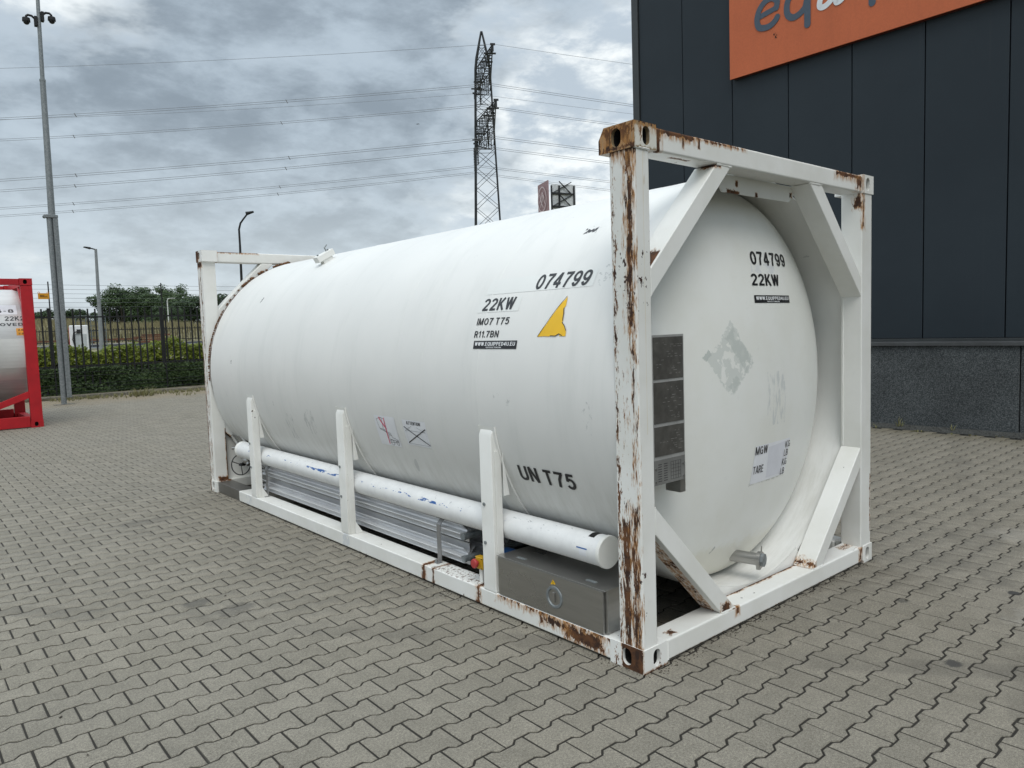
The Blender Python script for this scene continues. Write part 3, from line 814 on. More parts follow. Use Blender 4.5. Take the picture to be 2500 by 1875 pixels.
m_beam = paint('paint_bottom_beam', [
    rs(p='xz', c=(1.2, .012), h=(1.1, .002), amp=.030, sc=(34, 34, 22), gate=('y', -1, .03), halo=.006),
    rs(p='xz', c=(2.28, .06), h=(.008, .04), amp=.10, sc=(30, 30, 12), gate=('y', -1, .03), halo=.03),
    rs(p='xz', c=(.80, .10), h=(.010, .02), amp=.025, sc=(30, 30, 10), gate=('y', -1, .03), halo=.03),
    rs(p='xy', c=(1.22, .150), h=(.52, .022), amp=.045, sc=(20, 20, 20), gate=('z', .11, .13), halo=.015),
    rs(p='xy', c=(1.72, .115), h=(.06, .045), amp=.07, sc=(26, 26, 26), gate=('z', .11, .13), halo=.03),
    rs(p='xy', c=(.76, .03), h=(.03, .025), amp=.04, sc=(26, 26, 26), gate=('z', .11, .13), halo=.02),
    rs(p='xy', c=(.27, .05), h=(.025, .02), amp=.06, sc=(40, 40, 40), gate=('z', .11, .13), halo=.008),
    rs(p='xy', c=(2.22, .09), h=(.05, .010), amp=.13, sc=(40, 40, 40), gate=('z', .11, .13), halo=.03),
], seed=17, chip=.66)
m_brace = paint('paint_corner_brace', [
    rs(p='xz', c=(.66, 2.47), h=(.03, .012), amp=.03, sc=(30, 30, 30), gate=('y', -1, .1), halo=.012),
    rs(p='xz', c=(.16, 1.985), h=(.045, .055), amp=.05, sc=(26, 26, 26), gate=('y', .02, .2), halo=.012, hk=.4),
    rs(p='xz', c=(.70, .135), h=(.035, .022), amp=.05, sc=(30, 30, 30), gate=('y', -1, .1), halo=.025),
    rs(p='xz', c=(.40, .36), h=(.36, .006), amp=.03, sc=(16, 16, 16), rot=R(-45), gate=('y', .05, .2), halo=.03),
    rs(p='xz', c=(1.64, .14), h=(.022, .006), amp=.10, sc=(30, 30, 30), gate=('y', -1, .2), halo=.03),
], seed=8, chip=.70)
m_post_right = paint('paint_right_post', [
    rs(p='xz', c=(2.305, 2.36), h=(.008, .10), amp=.07, sc=(34, 34, 8), gate=('y', -1, .02), halo=.03),
    rs(p='xz', c=(2.312, 2.1), h=(.003, .34), amp=.012, sc=(34, 34, 4), gate=('y', -1, .02), kind=(.45, .27, .10), k=.6, soft=.008),
    rs(p='yz', c=(.035, 2.42), h=(.016, .03), amp=.13, sc=(34, 34, 12), gate=('x', 0, 2.30), halo=.03),
    rs(p='xz', c=(2.415, .40), h=(.003, .2), amp=.03, sc=(40, 40, 20), gate=('y', -1, .02), halo=.004),
    rs(p='xz', c=(2.428, 1.45), h=(.001, .12), amp=.03, sc=(40, 40, 20), gate=('y', -1, .02), halo=.004),
], seed=9, chip=.76, base=(.745, .745, .715))
m_post_far = paint('paint_far_post', [
    rs(p='yz', c=(5.965, 1.2), h=(.000, 1.4), amp=.16, sc=(34, 34, 7), gate=('x', -1, .012), halo=.014),
    rs(p='yz', c=(6.040, 1.2), h=(.010, 1.4), amp=.16, sc=(34, 34, 5), gate=('x', -1, .012), halo=.014),
    rs(p='yz', c=(6.0, 2.44), h=(.09, .025), amp=.05, sc=(34, 34, 20), gate=('x', -1, .012), halo=.014),
    rs(p='xz', c=(.145, .38), h=(.010, .30), amp=.018, sc=(30, 30, 14), gate=('y', 5, 5.92), halo=.01),
    rs(p='xz', c=(.10, .135), h=(.06, .022), amp=.06, sc=(40, 40, 20), gate=('y', 5, 5.92), halo=.02),
], seed=10, chip=.70)
m_far_beam = paint('paint_far_end', [
    rs(p='xz', c=(.40, 2.585), h=(.22, .010), amp=.022, sc=(14, 14, 20), halo=.02),
    rs(p='xz', c=(.170, 2.53), h=(.004, .06), amp=.012, sc=(30, 30, 10), halo=.012),
    rs(p='yz', c=(6.03, 2.53), h=(.045, .08), amp=.05, sc=(30, 30, 14), gate=('x', -1, .01), halo=.014),
    rs(p='xz', c=(.26, .51), h=(.21, .009), amp=.022, sc=(22, 22, 22), rot=R(-45), halo=.01),
], seed=11, chip=.72)

# --- corner posts
MB().box(.006, .114, .006, .158, .11, 2.48).build('corner_post', m_post_near, TC, bevel=.010)
MB().box(2.285, 2.430, .006, .1465, .11, 2.48).build('corner_post', m_post_right, TC, bevel=.008)
MB().box(.006, .146, 5.90, 6.052, .11, 2.48).build('corner_post', m_post_far, TC, bevel=.008)
MB().box(2.292, 2.432, 5.90, 6.052, .11, 2.48).build('corner_post', M['white'], TC, bevel=.008)
# --- corner castings
casting(0, 1, 0, 1, 2.473, 2.591, m_cast_top, wy=.215, chamfer=.055)
casting(W, -1, 0, 1, 2.473, 2.591, m_beam_top, wx=.152)
casting(0, 1, LN, -1, 2.473, 2.591, m_far_beam)
casting(W, -1, LN, -1, 2.473, 2.591, M['white'])
casting(0, 1, 0, 1, 0, .118, m_cast_bot, wx=.180, wy=.215)
casting(W, -1, 0, 1, 0, .118, m_beam, wx=.125)
casting(0, 1, LN, -1, 0, .118, m_post_far)
casting(W, -1, LN, -1, 0, .118, M['white'])
# --- end beams and braces, both ends
def end_frame(y0, y1, top_m, beam_m, brace_m, far):
    MB().box(.164, 2.284, y0 + .004, y1 - .012, 2.4715, 2.582).build('top_beam', top_m, TC, bevel=.012)
    MB().box(.182, 2.311, y0 + .004, y1 - .004, .012, .116).build('bottom_beam', beam_m, TC, bevel=.010)
    a, b = y0 + .010, y1 - .006
    if far: a, b = y0 + .004, y1 - .012
    MB().prism([(.1145, 1.93), (.1145, 1.795), (.79, 2.4705), (.655, 2.4705)], 'y', a, b).build('corner_brace', brace_m, TC, bevel=.006)
    MB().prism([(2.2845, 1.93), (1.759, 2.4705), (1.612, 2.4705), (2.2845, 1.800)], 'y', a, b).build('corner_brace', brace_m, TC, bevel=.006)
    MB().prism([(.1145, .797), (.1145, .658), (.655, .1165), (.785, .1165)], 'y', a, b).build('corner_brace', brace_m, TC, bevel=.006)
    MB().prism([(2.2845, .797), (1.635, .1165), (1.762, .1165), (2.2845, .662)], 'y', a, b).build('corner_brace', brace_m, TC, bevel=.006)
end_frame(0, .150, m_beam_top, m_beam, m_brace, False)
end_frame(5.905, 6.055, m_far_beam, m_far_beam, m_far_beam, True)
MB().prism([(.80, 2.4705), (1.72, 2.4705), (1.60, 2.375), (.90, 2.375)], 'y', .1385, .1475).build('closing_plate', paint('paint_closing_plate', [
    rs(p='xz', c=(1.0, 2.38), h=(.06, .010), amp=.035, sc=(40, 40, 40), halo=.006), rs(p='xz', c=(1.04, 2.43), h=(.012, .014), amp=.02, sc=(50, 50, 50), halo=.006),
    rs(p='xz', c=(1.24, 2.385), h=(.012, .012), amp=.02, sc=(50, 50, 50), halo=.006), rs(p='xz', c=(1.62, 2.42), h=(.012, .014), amp=.03, sc=(50, 50, 50), halo=.006)], seed=12, chip=.7), TC)

def bead(a, b, r=.006):
    a, b = Vector(a), Vector(b); n = max(6, int((b - a).length / .02))
    MB().tube([a.lerp(b, i / n) + Vector((random.uniform(-1, 1), random.uniform(-1, 1), random.uniform(-1, 1))) * .0015 for i in range(n + 1)], r, 6).build('weld_bead', M['white_clean'], TC, smooth=True)
bead((.1145, .012, 1.80), (.1145, .012, 1.93)); bead((.66, .012, 2.4705), (.79, .012, 2.4705)); bead((1.612, .012, 2.4705), (1.757, .012, 2.4705))
bead((.1145, .012, .66), (.1145, .012, .795)); bead((.655, .012, .1165), (.785, .012, .1165)); bead((1.637, .012, .1165), (1.76, .012, .1165))
bead((.115, .02, .1165), (.115, .15, .1165)); bead((.008, .005, 2.474), (.113, .005, 2.474)); bead((.183, .002, .02), (.183, .002, .114)); bead((2.312, .002, .02), (2.312, .002, .114)); bead((2.285, .13, 1.80), (2.285, .13, .80), .004)
# --- shell with its end skirts
def _tank(t):
    v = t.obj(); x, y, z = t.sep(v)
    n = t.noise(v, .8, 4, .6); streak = t.noise(v, 1, 5, .65, sc=(3, 7, 1.1)); f = t.noise(v, 60, 3, .6)
    c = t.mix(n.ss(.35, .68), (.745, .743, .718), (.705, .706, .684))
    c = t.mix(streak.ss(.48, .74) * .35, c, (.61, .62, .595))
    low = (z + (t.noise(v, 3.5, 5, .65) - .5) * .22).ss(.98, .62)                # road dirt on the belly
    c = t.mix(low * t.noise(v, 1, 5, .7, sc=(2, 16, 4)).ss(.35, .75) * .42, c, (.45, .44, .39))
    # grey scuffs where paint has rubbed off
    for (cy, cz, hy, hz, cov, sc, rot) in [(3.62, .93, .10, .12, .50, (6, 40, 9), .5), (4.05, .86, .10, .14, .53, (6, 40, 9), .5), (2.13, .735, .022, .055, .20, (20, 20, 20), .35),
                                          (1.0, 1.30, .09, .08, .58, (16, 16, 16), 0), (.36, 1.93, .05, .06, .52, (50, 50, 40), 0), (.34, 1.20, .05, .10, .58, (50, 50, 30), 0), (5.3, 1.2, .2, .4, .62, (40, 40, 10), 0)]:
        a, b = y - cy, z - cz
        ca, sa = math.cos(rot), math.sin(rot); a, b = a * ca + b * sa, b * ca - a * sa
        d = (1 - ((a / hy) * (a / hy) + (b / hz) * (b / hz)))
        m = (d + (t.noise(v, 1, 4, .6, sc=(25, 25, 25)) - .5) * 1.2).ss(0, .1) * t.noise(v, 1, 5, .65, sc=sc, off=(cy, 0, 0)).ss(cov, cov + .06)
        c = t.mix(m * .6 * x._m('LESS_THAN', 1.2), c, (.44, .45, .44))
    # black scrape on the shoulder and rust beading near the far rim
    for (cy, cz, hy, hz, amp, col, fr) in [(.66, 2.20, .045, .012, .035, (.02, .02, .022), (34, 34, 34)), (.50, 2.475, .07, .014, .02, (.03, .03, .03), (40, 40, 40)), (.43, 2.16, .05, .004, .02, (.10, .09, .09), (60, 60, 60)), (4.95, 2.02, .012, .02, .02, (.05, .05, .05), (60, 60, 60)), (5.25, 1.42, .008, .018, .012, (.05, .05, .05), (60, 60, 60)), (4.3, 1.05, .004, .02, .012, (.08, .08, .08), (60, 60, 60))]:
        d = (hy - (y - cy).abs()).min(hz - (z - cz).abs())
        m = (d + (t.noise(v, 1, 5, .65, sc=fr, off=(cy, 1, 2)) - .5) * amp * 3).ss(.0, .004)
        c = t.mix(m * x._m('LESS_THAN', 1.1), c, col)
    rim = ((y - 5.866).abs() * -1 + .016 + (t.noise(v, 9, 5, .7) - .5) * .07) 
    rim = rim.ss(0, .004) * z.ss(.9, 1.3)
    c = t.mix(rim, c, (.06, .025, .012))
    tops = t.noise(v, 1, 5, .7, sc=(30, 6, 30), off=(5, 5, 5)).ss(.66, .70) * t.noise(v, 1.3, 3, .5, off=(2, 8, 1)).ss(.5, .62) * z.ss(1.9, 2.2)
    c = t.mix(tops * .7, c, (.30, .31, .31))
    return {'Base Color': c, 'Roughness': f * .12 + .40, 'Specular IOR Level': .4, 'bump': (t.noise(v, 1.8, 3, .5), .16, .03)}
m_tank = mat('tank_paint', _tank)
sh = MB().lathe([(1.198, .60), (1.198, .151), (RT, .151), (RT, 1.2), (RT, 2.4), (RT, 3.6), (RT, 4.8), (RT, 5.886), (1.198, 5.886), (1.198, 5.5)], (CX, 0, CZ), n=160)
sh.build('tank_shell', m_tank, TC, smooth=True)
MB().lathe([(1.176, .1478), (1.262, .1478), (1.262, .1505), (1.176, .1505)], (CX, 0, CZ), n=48, a0=R(246), a1=R(294)).build('skirt_flange', M['white'], TC)
def dome_y(r): return .45 - .32 * math.sqrt(max(0, 1 - (r / 1.19) ** 2))
dome_m = paint('paint_dome', [
    rs(p='xz', c=(.975, 1.455), h=(.155, .155), rot=R(42), amp=.05, sc=(24, 24, 24), kind=(.52, .55, .52), k=.6, cover=.455, csc=15, cw=.05),
    rs(p='xz', c=(1.06, 1.50), h=(.055, .15), rot=R(42), amp=.05, sc=(24, 24, 24), kind=(.50, .53, .50), k=.75, soft=.012, cover=.36, csc=20, cw=.1),
    rs(p='xz', c=(.77, 1.485), h=(.035, .02), rot=R(42), amp=.03, sc=(30, 30, 30), kind=(.49, .52, .49), k=.9, soft=.004),
    rs(p='xz', c=(1.00, 1.31), h=(.05, .035), rot=R(42), amp=.05, sc=(30, 30, 30), kind=(.50, .53, .50), k=.65, soft=.010),
    rs(p='xz', c=(1.45, 1.20), h=(.115, .165), amp=.02, sc=(20, 20, 20), kind=(.57, .59, .58), k=.75, cover=.47, csc=7, cst=(5, 5, 1.4), cw=.12),
    rs(p='xz', c=(1.40, 1.975), h=(.15, .03), amp=.05, sc=(20, 20, 20), kind=(.60, .62, .66), k=.5, cover=.45, csc=16, cw=.1),
    rs(p='xz', c=(.96, .335), h=(.03, .010), rot=R(45), amp=.02, sc=(30, 30, 30), kind=(.36, .38, .37), k=.9),
    rs(p='xz', c=(1.39, .70), h=(.2, .012), amp=.03, sc=(30, 30, 30), kind=(.50, .50, .46), k=.7, cover=.52, csc=30),
    rs(p='xz', c=(1.25, .22), h=(.6, .16), amp=.12, sc=(6, 6, 6), kind=(.60, .55, .40), k=.35, soft=.08),
], seed=14, chips=False, dirt=.05, rough=.36, base=(.785, .790, .755))
prof = [(1.19 * math.sin(a), dome_y(1.19 * math.sin(a))) for a in np.linspace(.0005, math.pi / 2, 40)] + [(1.1955, .52)]
MB().lathe(prof, (CX, 0, CZ), n=128).build('end_dome', dome_m, TC, smooth=True)
MB().lathe([(.001, 5.78), (.6, 5.74), (1.0, 5.64), (1.19, 5.45)], (CX, 0, CZ), n=64).build('end_dome', M['white'], TC, smooth=True)
for y in (1.237, 1.829, 2.153, 3.857):
    MB().lathe([(RT - .001, y - .008), (RT + .0016, y - .003), (RT + .0016, y + .003), (RT - .001, y + .008)], (CX, 0, CZ), n=128).build('weld_seam', m_tank, TC, smooth=True)

def on_cyl(y, ang, out=.0025):
    return Vector((CX - (RT + out) * math.cos(R(ang)), y, CZ + (RT + out) * math.sin(R(ang))))
DEG = 180 / math.pi / RT
def cyl_fn(y0, a0, out=.0025): return lambda u, v: on_cyl(y0 - u, a0 + v * DEG, out)
def on_dome(x, z, out=.003):
    r = math.hypot(x - CX, z - CZ); return Vector((x, dome_y(r) - out, z))
def dome_fn(x0, z0, out=.003): return lambda u, v: on_dome(x0 + u, z0 + v, out)

m_bead = simple('rust_scale', (.13, .06, .025), .95, var=.5, sc=40, bump=.6)
mb = MB(); a_ = -4.0
while a_ < 78:
    k_ = random.random()
    if k_ < .62 or 8 < a_ < 30:
        rr = random.uniform(.007, .013) if a_ < 45 else random.uniform(.010, .024)
        c_ = on_cyl(5.893, a_, .004); d_ = on_cyl(5.893, a_ + rr * 75, .004)
        mb.tube([c_, c_.lerp(d_, .35) + Vector((0, 0, random.uniform(0, .006))), c_.lerp(d_, .7), d_], rr, 6, r1=rr * .6)
    a_ += random.uniform(.5, 1.3)
o_ = mb.build('rust_scale', m_bead, TC); stuff(o_)

# --- markings on the long side
P = M['dark_print']
text_obj('074799', .415, .097, cyl_fn(.868, 28.95), P, TC, s=.17, shear=.10, maxlen=.04, split=True)
text_obj('22KW', .290, .079, cyl_fn(1.284, 23.5), P, TC, s=.17, shear=.04, maxlen=.04, split=True)
text_obj('IMO7 T75', .296, .043, cyl_fn(1.300, 19.25), M['black_print'], TC, s=.15, maxlen=.03, split=True)
text_obj('R11.7BN', .225, .040, cyl_fn(1.299, 15.65), M['black_print'], TC, s=.15, maxlen=.03, split=True)
def bar_sticker(fn_at, w, h):
    st = poly_obj([(0, 0), (w, 0), (w, h), (0, h)], fn_at(0, 0, .0022), M['black_print'], TC, 'sticker', maxlen=.05)
    text_obj('WWW.EQUIPPED4U.EU', w * .93, h * .46, fn_at(w * .035, h * .37, .0040), M['white_print'], st, bold=.01, maxlen=.03)
    text_obj('TRUCKS & TRAILERS', w * .36, h * .16, fn_at(w * .31, h * .09, .0040), M['white_print'], st, maxlen=.03)
bar_sticker(lambda u, v, o: (lambda a, b: on_cyl(1.292 - u - a, 12.42 + (v + b) * DEG, o)), .393, .048)
text_obj('UN T75', .452, .097, cyl_fn(.975, -24.2), M['black_print'], TC, s=.17, maxlen=.04, split=True)
tri = [(0, 0), (.02, .03), (.05, .065), (.075, .105), (.10, .142), (.128, .185), (.15, .205), (.161, .224), (.166, .205), (.170, .17), (.160, .155), (.168, .13), (.176, .085), (.172, .075), (.195, .055), (.214, .028), (.216, .0), (.17, .002), (.165, .014), (.14, .004), (.11, .006), (.09, .0), (.06, .002)]
poly_obj(tri, cyl_fn(.740, 15.6), M['yellow_sticker'], TC, 'sticker', maxlen=.04, label='torn yellow triangle sticker')
strokes_obj([([(.160, .157), (.169, .125), (.173, .085)], .006, False), ([(.172, .077), (.195, .057), (.213, .03)], .004, False), ([(.10, .004), (.14, .002), (.165, .014), (.19, .004)], .004, False), ([(.002, 0), (.05, .067), (.10, .144), (.16, .225)], .003, False)], cyl_fn(.740, 15.6, .0035), M['black_print'], TC, 'sticker_edge', maxlen=.04)
for (y0, a0, w, h) in ((1.30, 28.6, .88, .105), (1.33, 23.0, .38, .09)):
    poly_obj([(0, 0), (w, 0), (w, h), (.01, h)], cyl_fn(y0, a0, .0012), simple('repainted_patch', (.728, .736, .712), .42, var=.02, sc=2), TC, 'paint_patch', maxlen=.05)
# forklift warning sticker
s1 = poly_obj([(0, 0), (.275, 0), (.275, .228), (0, .228)], cyl_fn(2.490, -21.1, .002), M['sticker'], TC, 'sticker', maxlen=.05)
q = cyl_fn(2.490, -21.1, .0035)
k = .275
fk = [([(.03, .20), (.085, .215), (.135, .205), (.13, .12), (.045, .13)], .003, True), ([(.10, .215), (.095, .13), (.125, .10)], .003, False), ([(.05, .125), (.14, .105)], .003, False),
      ([(.150, .105), (.178, .10), (.19, .07), (.24, .06), (.258, .05), (.255, .035), (.15, .03), (.15, .10)], .003, True), ([(.155, .09), (.185, .085)], .003, False), ([(.15, .05), (.25, .045)], .003, False)]
for cx, r in ((.17, .022), (.24, .017)): fk.append(([(cx + r * math.cos(a), .03 + r * math.sin(a)) for a in np.linspace(0, 2 * math.pi, 14)[:-1]], .003, True))
strokes_obj(fk, q, M['black_print'], s1, 'pictogram', maxlen=.04)
strokes_obj([([(.065, .215), (.14, .13)], .012, False), ([(.135, .215), (.133, .10), (.125, .015)], .010, False)], cyl_fn(2.490, -21.1, .0042), M['pink'], s1, 'pink_stroke', maxlen=.04)
# attention sticker
s2 = poly_obj([(0, 0), (.283, 0), (.283, .185), (0, .185)], cyl_fn(2.115, -19.35, .002), M['sticker'], TC, 'sticker', maxlen=.05)
q = cyl_fn(2.115, -19.35, .0035)
text_obj('ATTENTION', .168, .024, cyl_fn(2.062, -12.1, .0035), M['black_print'], s2, maxlen=.03)
strokes_obj([([(.025, .012), (.025, .11), (.265, .11), (.265, .012)], .0025, True), ([(.035, .115), (.11, .145), ], .0025, False), ([(.165, .14), (.255, .112)], .0025, False), ([(.012, .10), (.03, .112)], .002, False)], q, M['grey_line'], s2, 'pictogram', maxlen=.04)
strokes_obj([([(.012, .135), (.282, .018)], .006, False), ([(.272, .134), (.020, .016)], .007, False)], cyl_fn(2.115, -19.35, .0042), M['black_print'], s2, 'cross_out', maxlen=.04)

# --- markings on the dome
text_obj('074799', .455, .080, dome_fn(1.266, 1.997), M['black_print'], TC, bold=.006, maxlen=.04, split=True)
text_obj('22KW', .335, .069, dome_fn(1.236, 1.874), M['black_print'], TC, bold=.008, maxlen=.04, split=True)
bar_sticker(lambda u, v, o: (lambda a, b: on_dome(1.243 + u + a, 1.771 + v + b, o)), .443, .045)
s3 = poly_obj([(1.185 - 1.185, 0), (.43, 0), (.46, .228), (.03, .228)], dome_fn(1.196, .700, .0016), M['sticker'], TC, 'sticker', maxlen=.06)
poly_obj([(0, 0), (.20, 0), (.21, .20), (.0, .19)], dome_fn(1.375, .715, .0024), simple('taped_patch', (.66, .67, .72), .4, var=.05), s3, 'tape_patch', maxlen=.06)
for s_, x0, z0, w, h in (('MGW', 1.224, .874, .136, .050), ('TARE', 1.214, .760, .112, .047), ('KG', 1.592, .872, .064, .042), ('LB', 1.582, .818, .055, .042), ('KG', 1.568, .760, .064, .044), ('LB', 1.560, .703, .055, .042)):
    text_obj(s_, w, h, dome_fn(x0, z0, .0042), M['black_print'], s3, maxlen=.04, s=.115)

# --- nozzle through the bottom of the dome
NZ0, NZ1 = (1.227, .32, .237), (1.262, .155, .238)
nzo = MB().tube([NZ0, NZ1], .037, 20).build('drain_nozzle', M['stainless'], TC, smooth=True)
d = (Vector(NZ1) - Vector(NZ0)).normalized(); e = Vector(NZ1)
MB().tube([e - d * .004, e + d * .020], .049, 20).build('cap_ring', M['stainless'], nzo, smooth=True)
MB().tube([e + d * .020, e + d * .036], .041, 8).build('cap', M['galvanised'], nzo)
MB().tube([e + Vector((.03, 0, .03)), e + Vector((.034, 0, .075))], .004, 6).build('pin', M['stainless'], nzo)
MB().box(e.x - .012, e.x + .012, e.y - .01, e.y + .01, e.z - .062, e.z - .046).build('clamp_lug', M['stainless'], nzo)

# --- data plates on a bracket in front of the dome
def _plate(t):
    v = t.obj(); x, y, z = t.sep(v); n = t.noise(v, 20, 4, .6)
    c = t.mix(n.ss(.3, .7), (.085, .081, .073), (.118, .113, .102))
    c = t.mix(n.ss(.62, .72) * .2, c, (.20, .19, .17))
    return {'Base Color': c, 'Metallic': .35, 'Roughness': .45}
m_plate = mat('etched_plate', _plate)
m_plate2 = simple('etched_plate_light', (.24, .24, .23), .4, .4)
m_plate3 = simple('plate_etching', (.19, .185, .17), .5, .1)
dp = bpy.data.objects.new('data_plate', None); COL.objects.link(dp); dp.parent = TC
PYY = .085
XL, XR = .205, .455                                           # measured on the plane of the plates
MB().box(XL - .022, XL + .0, PYY + .005, PYY + .13, .80, 1.60).build('bracket', M['stainless'], dp)
MB().box(XR - .03, XR + .012, PYY + .006, PYY + .10, .80, 1.60).build('bracket', M['stainless'], dp)
MB().box(XL - .004, XR + .004, PYY, PYY + .005, .96, 1.615).build('backing_frame', simple('plate_frame', (.40, .40, .385), .45, .3), dp)
for z0, z1 in ((1.396, 1.604), (1.177, 1.381), (1.013, 1.160)):
    pl = MB().box(XL + .008, XR - .006, PYY - .003, PYY - .0002, z0, z1).build('plate', m_plate, dp)
    ln = MB(); z = z1 - .03
    while z > z0 + .015:
        a = XL + .02 + random.uniform(0, .03)
        while a < XR - .03:
            b = a + random.uniform(.006, .028)
            if random.random() < (.42 if a > XL + .11 else .20): ln.box(a, min(b, XR - .012), PYY - .0038, PYY - .0031, z, z + .0032)
            a = b + random.uniform(.004, .02)
        z -= random.uniform(.008, .016)
    stuff(ln.build('etched_lines', m_plate3, pl))
pl = MB().box(XL - .002, XR - .004, PYY - .0035, PYY - .0002, .870, .995).build('plate', m_plate2, dp)
ln = MB()
for i in range(8):
    z = .97 - i * .012
    for a in (XL + .03, XL + .075): ln.box(a, a + .028, PYY - .0043, PYY - .0036, z, z + .004)
for i in range(5): ln.box(XL + .13 + i * .02, XL + .1315 + i * .02, PYY - .0043, PYY - .0036, .885, .975)
for i in range(6): ln.box(XL + .13, XL + .212, PYY - .0043, PYY - .0036, .885 + i * .018, .8863 + i * .018)
stuff(ln.build('etched_lines', simple('dark_etching', (.05, .05, .05), .6), pl))
for a in (XL + .012, XR - .018):
    for z in (.89, .955):
        MB().tube([(a, PYY - .003, z), (a, PYY - .010, z)], .005, 8).build('rivet', M['stainless'], dp)

# --- side rails, stanchions, saddle bands
MB().box(.0, .145, .2155, 5.215, .012, .1145).build('side_rail', m_rail, TC, bevel=.008)
MB().box(W - .145, W, .2, 5.86, .012, .1145).build('side_rail', M['white'], TC, bevel=.008)
m_st = paint('paint_stanchion', [rs(p='yz', c=(1.15, 1.09), h=(.06, .006), amp=.03, sc=(40, 40, 40), kind=(.06, .055, .05), k=.9)], seed=21, chip=.68, dirt=.12)
st0 = None
for yc in (1.167, 2.973, 4.812):
    w = .0575
    mb = MB()
    # folded channel: web facing out, one flange towards the near end, tapered head leaning on the shell
    front = [(0.001, .1155), (.052, .1155), (.052, .985), (.030, 1.092), (.020, 1.092), (.001, 1.050)]
    mb.prism(front, 'y', yc - w, yc + w)
    st = mb.build('stanchion', m_st, TC, bevel=.006)
    mb = MB().box(.020, .066, yc - w - .008, yc - w - .0005, .1155, .96)
    mb.build('flange', m_st, st, bevel=.002)
    for z in (.638, .405):
        MB().tube([(.0005, yc + .025, z), (-.006, yc + .025, z)], .011, 6).build('bolt', M['galvanised'], st)
    MB().prism([(.060, 1.0), (.060, .695), (.100, .695), (.062, .90)], 'y', yc - w - .035, yc - w - .028).build('gusset', M['white_clean'], TC)
    MB().prism([(.052, .1155), (.052, .215), (.115, .1155)], 'y', yc - w - .028, yc - w - .018).build('foot_gusset', M['white_clean'], TC)
    a0, a1 = R(180 + 9), R(180 + 75)
    MB().lathe([(RT + .001, yc - .075), (RT + .012, yc - .075), (RT + .012, yc + .075), (RT + .001, yc + .075)], (CX, 0, CZ), n=40, a0=a0, a1=a1).build('saddle_band', M['white_clean'], TC, smooth=True)

# --- conveyed hose tube along the side
def _pipe(t):
    v = t.obj(); x, y, z = t.sep(v); n = t.noise(v, 12, 5, .65)
    c = t.mix(n.ss(.35, .7), (.76, .765, .755), (.70, .705, .70))
    sp = t.noise(v, 1, 5, .7, sc=(40, 16, 40), off=(3, 0, 0))
    up = z.ss(.50, .56)
    c = t.mix(sp.ss(.62, .66) * up * .6, c, (.22, .23, .24))
    bl = t.noise(v, 1, 5, .65, sc=(40, 9, 40), off=(1, 5, 2)) + (t.noise(v, 1.1, 2, .5, off=(0, 2.4, 0)) - .5) * .5
    band = (z - .530).abs().ss(.006, .020, 1, 0) * x._m('LESS_THAN', .15)
    near = y.ss(1.05, 1.25) * y.ss(5.2, 5.0)
    c = t.mix((bl + band * .22 - .22).ss(.565, .58) * band * near, c, (.015, .10, .32))
    return {'Base Color': c, 'Roughness': .42, 'Specular IOR Level': .4}
m_pipe = mat('pipe_paint', _pipe)
TE = .343
pp = MB().tube([(.152, TE + .02, .493), (.152, 5.42, .493)], .0835, 40).build('hose_tube', m_pipe, TC, smooth=True)
MB().lathe([(.001, .0), (.084, .0), (.0875, .004), (.0875, .02), (.084, .022)], (.152, TE, .493), n=40).build('end_cap', M['white_clean'], pp, smooth=True)
MB().lathe([(.001, .0), (.083, .0), (.086, .004), (.086, .05), (.083, .052)], (.152, 5.40, .493), n=40).build('end_cap', M['white_clean'], pp, smooth=True)
MB().lathe([(.0838, -.02), (.0845, -.02), (.0845, .02), (.0838, .02)], (.152, TE + .09, .493), n=8, a0=R(72), a1=R(120)).build('slot_opening', M['hole'], pp)
MB().lathe([(.0838, -.025), (.0845, -.025), (.0845, .025), (.0838, .025)], (.152, TE + .115, .493), n=6, a0=R(172), a1=R(197)).build('sticker', M['sticker'], pp)
MB().lathe([(.0839, -.045), (.0846, -.045), (.0846, .030), (.0839, .030)], (.152, TE + .13, .493), n=4, a0=R(167), a1=R(171.5)).build('blue_tape', M['blue_paint'], pp)

# --- aluminium star-fin vaporiser tubes
def fin_tube(cx, cz, y0, y1, parent):
    fins = 8; rt = .017; rf = .072; th = .0026
    poly = []
    for k in range(fins):
        a = 2 * math.pi * k / fins + math.pi / 8 * 0
        ca, sa = math.cos(a), math.sin(a); L = rf if k % 2 == 0 else rf * .92
        d = th / 2
        poly += [(cx + ca * rt + sa * d, cz + sa * rt - ca * d), (cx + ca * L + sa * d, cz + sa * L - ca * d), (cx + ca * L - sa * d, cz + sa * L + ca * d), (cx + ca * rt - sa * d, cz + sa * rt + ca * d)]
    # build as separate thin fins + core so that faces stay simple
    mb = MB()
    for k in range(fins):
        q = poly[4 * k:4 * k + 4]; mb.prism(q, 'y', y0, y1)
    for k in (3, 4, 5):
        q = poly[4 * k + 1], poly[4 * k + 2]; px_, pz_ = (q[0][0] + q[1][0]) / 2, (q[0][1] + q[1][1]) / 2
        mb.tube([(px_, y0, pz_), (px_, y1, pz_)], .0034, 6)
    mb.tube([(cx, y0, cz), (cx, y1, cz)], rt + .001, 10)
    return mb.build('fin_tube', M['aluminium'], parent)
va = bpy.data.objects.new('vaporiser', None); COL.objects.link(va); va.parent = TC
for cx in (.185, .34, .495):
    for cz in (.355, .203):
        fin_tube(cx, cz, 1.60, 4.92, va)
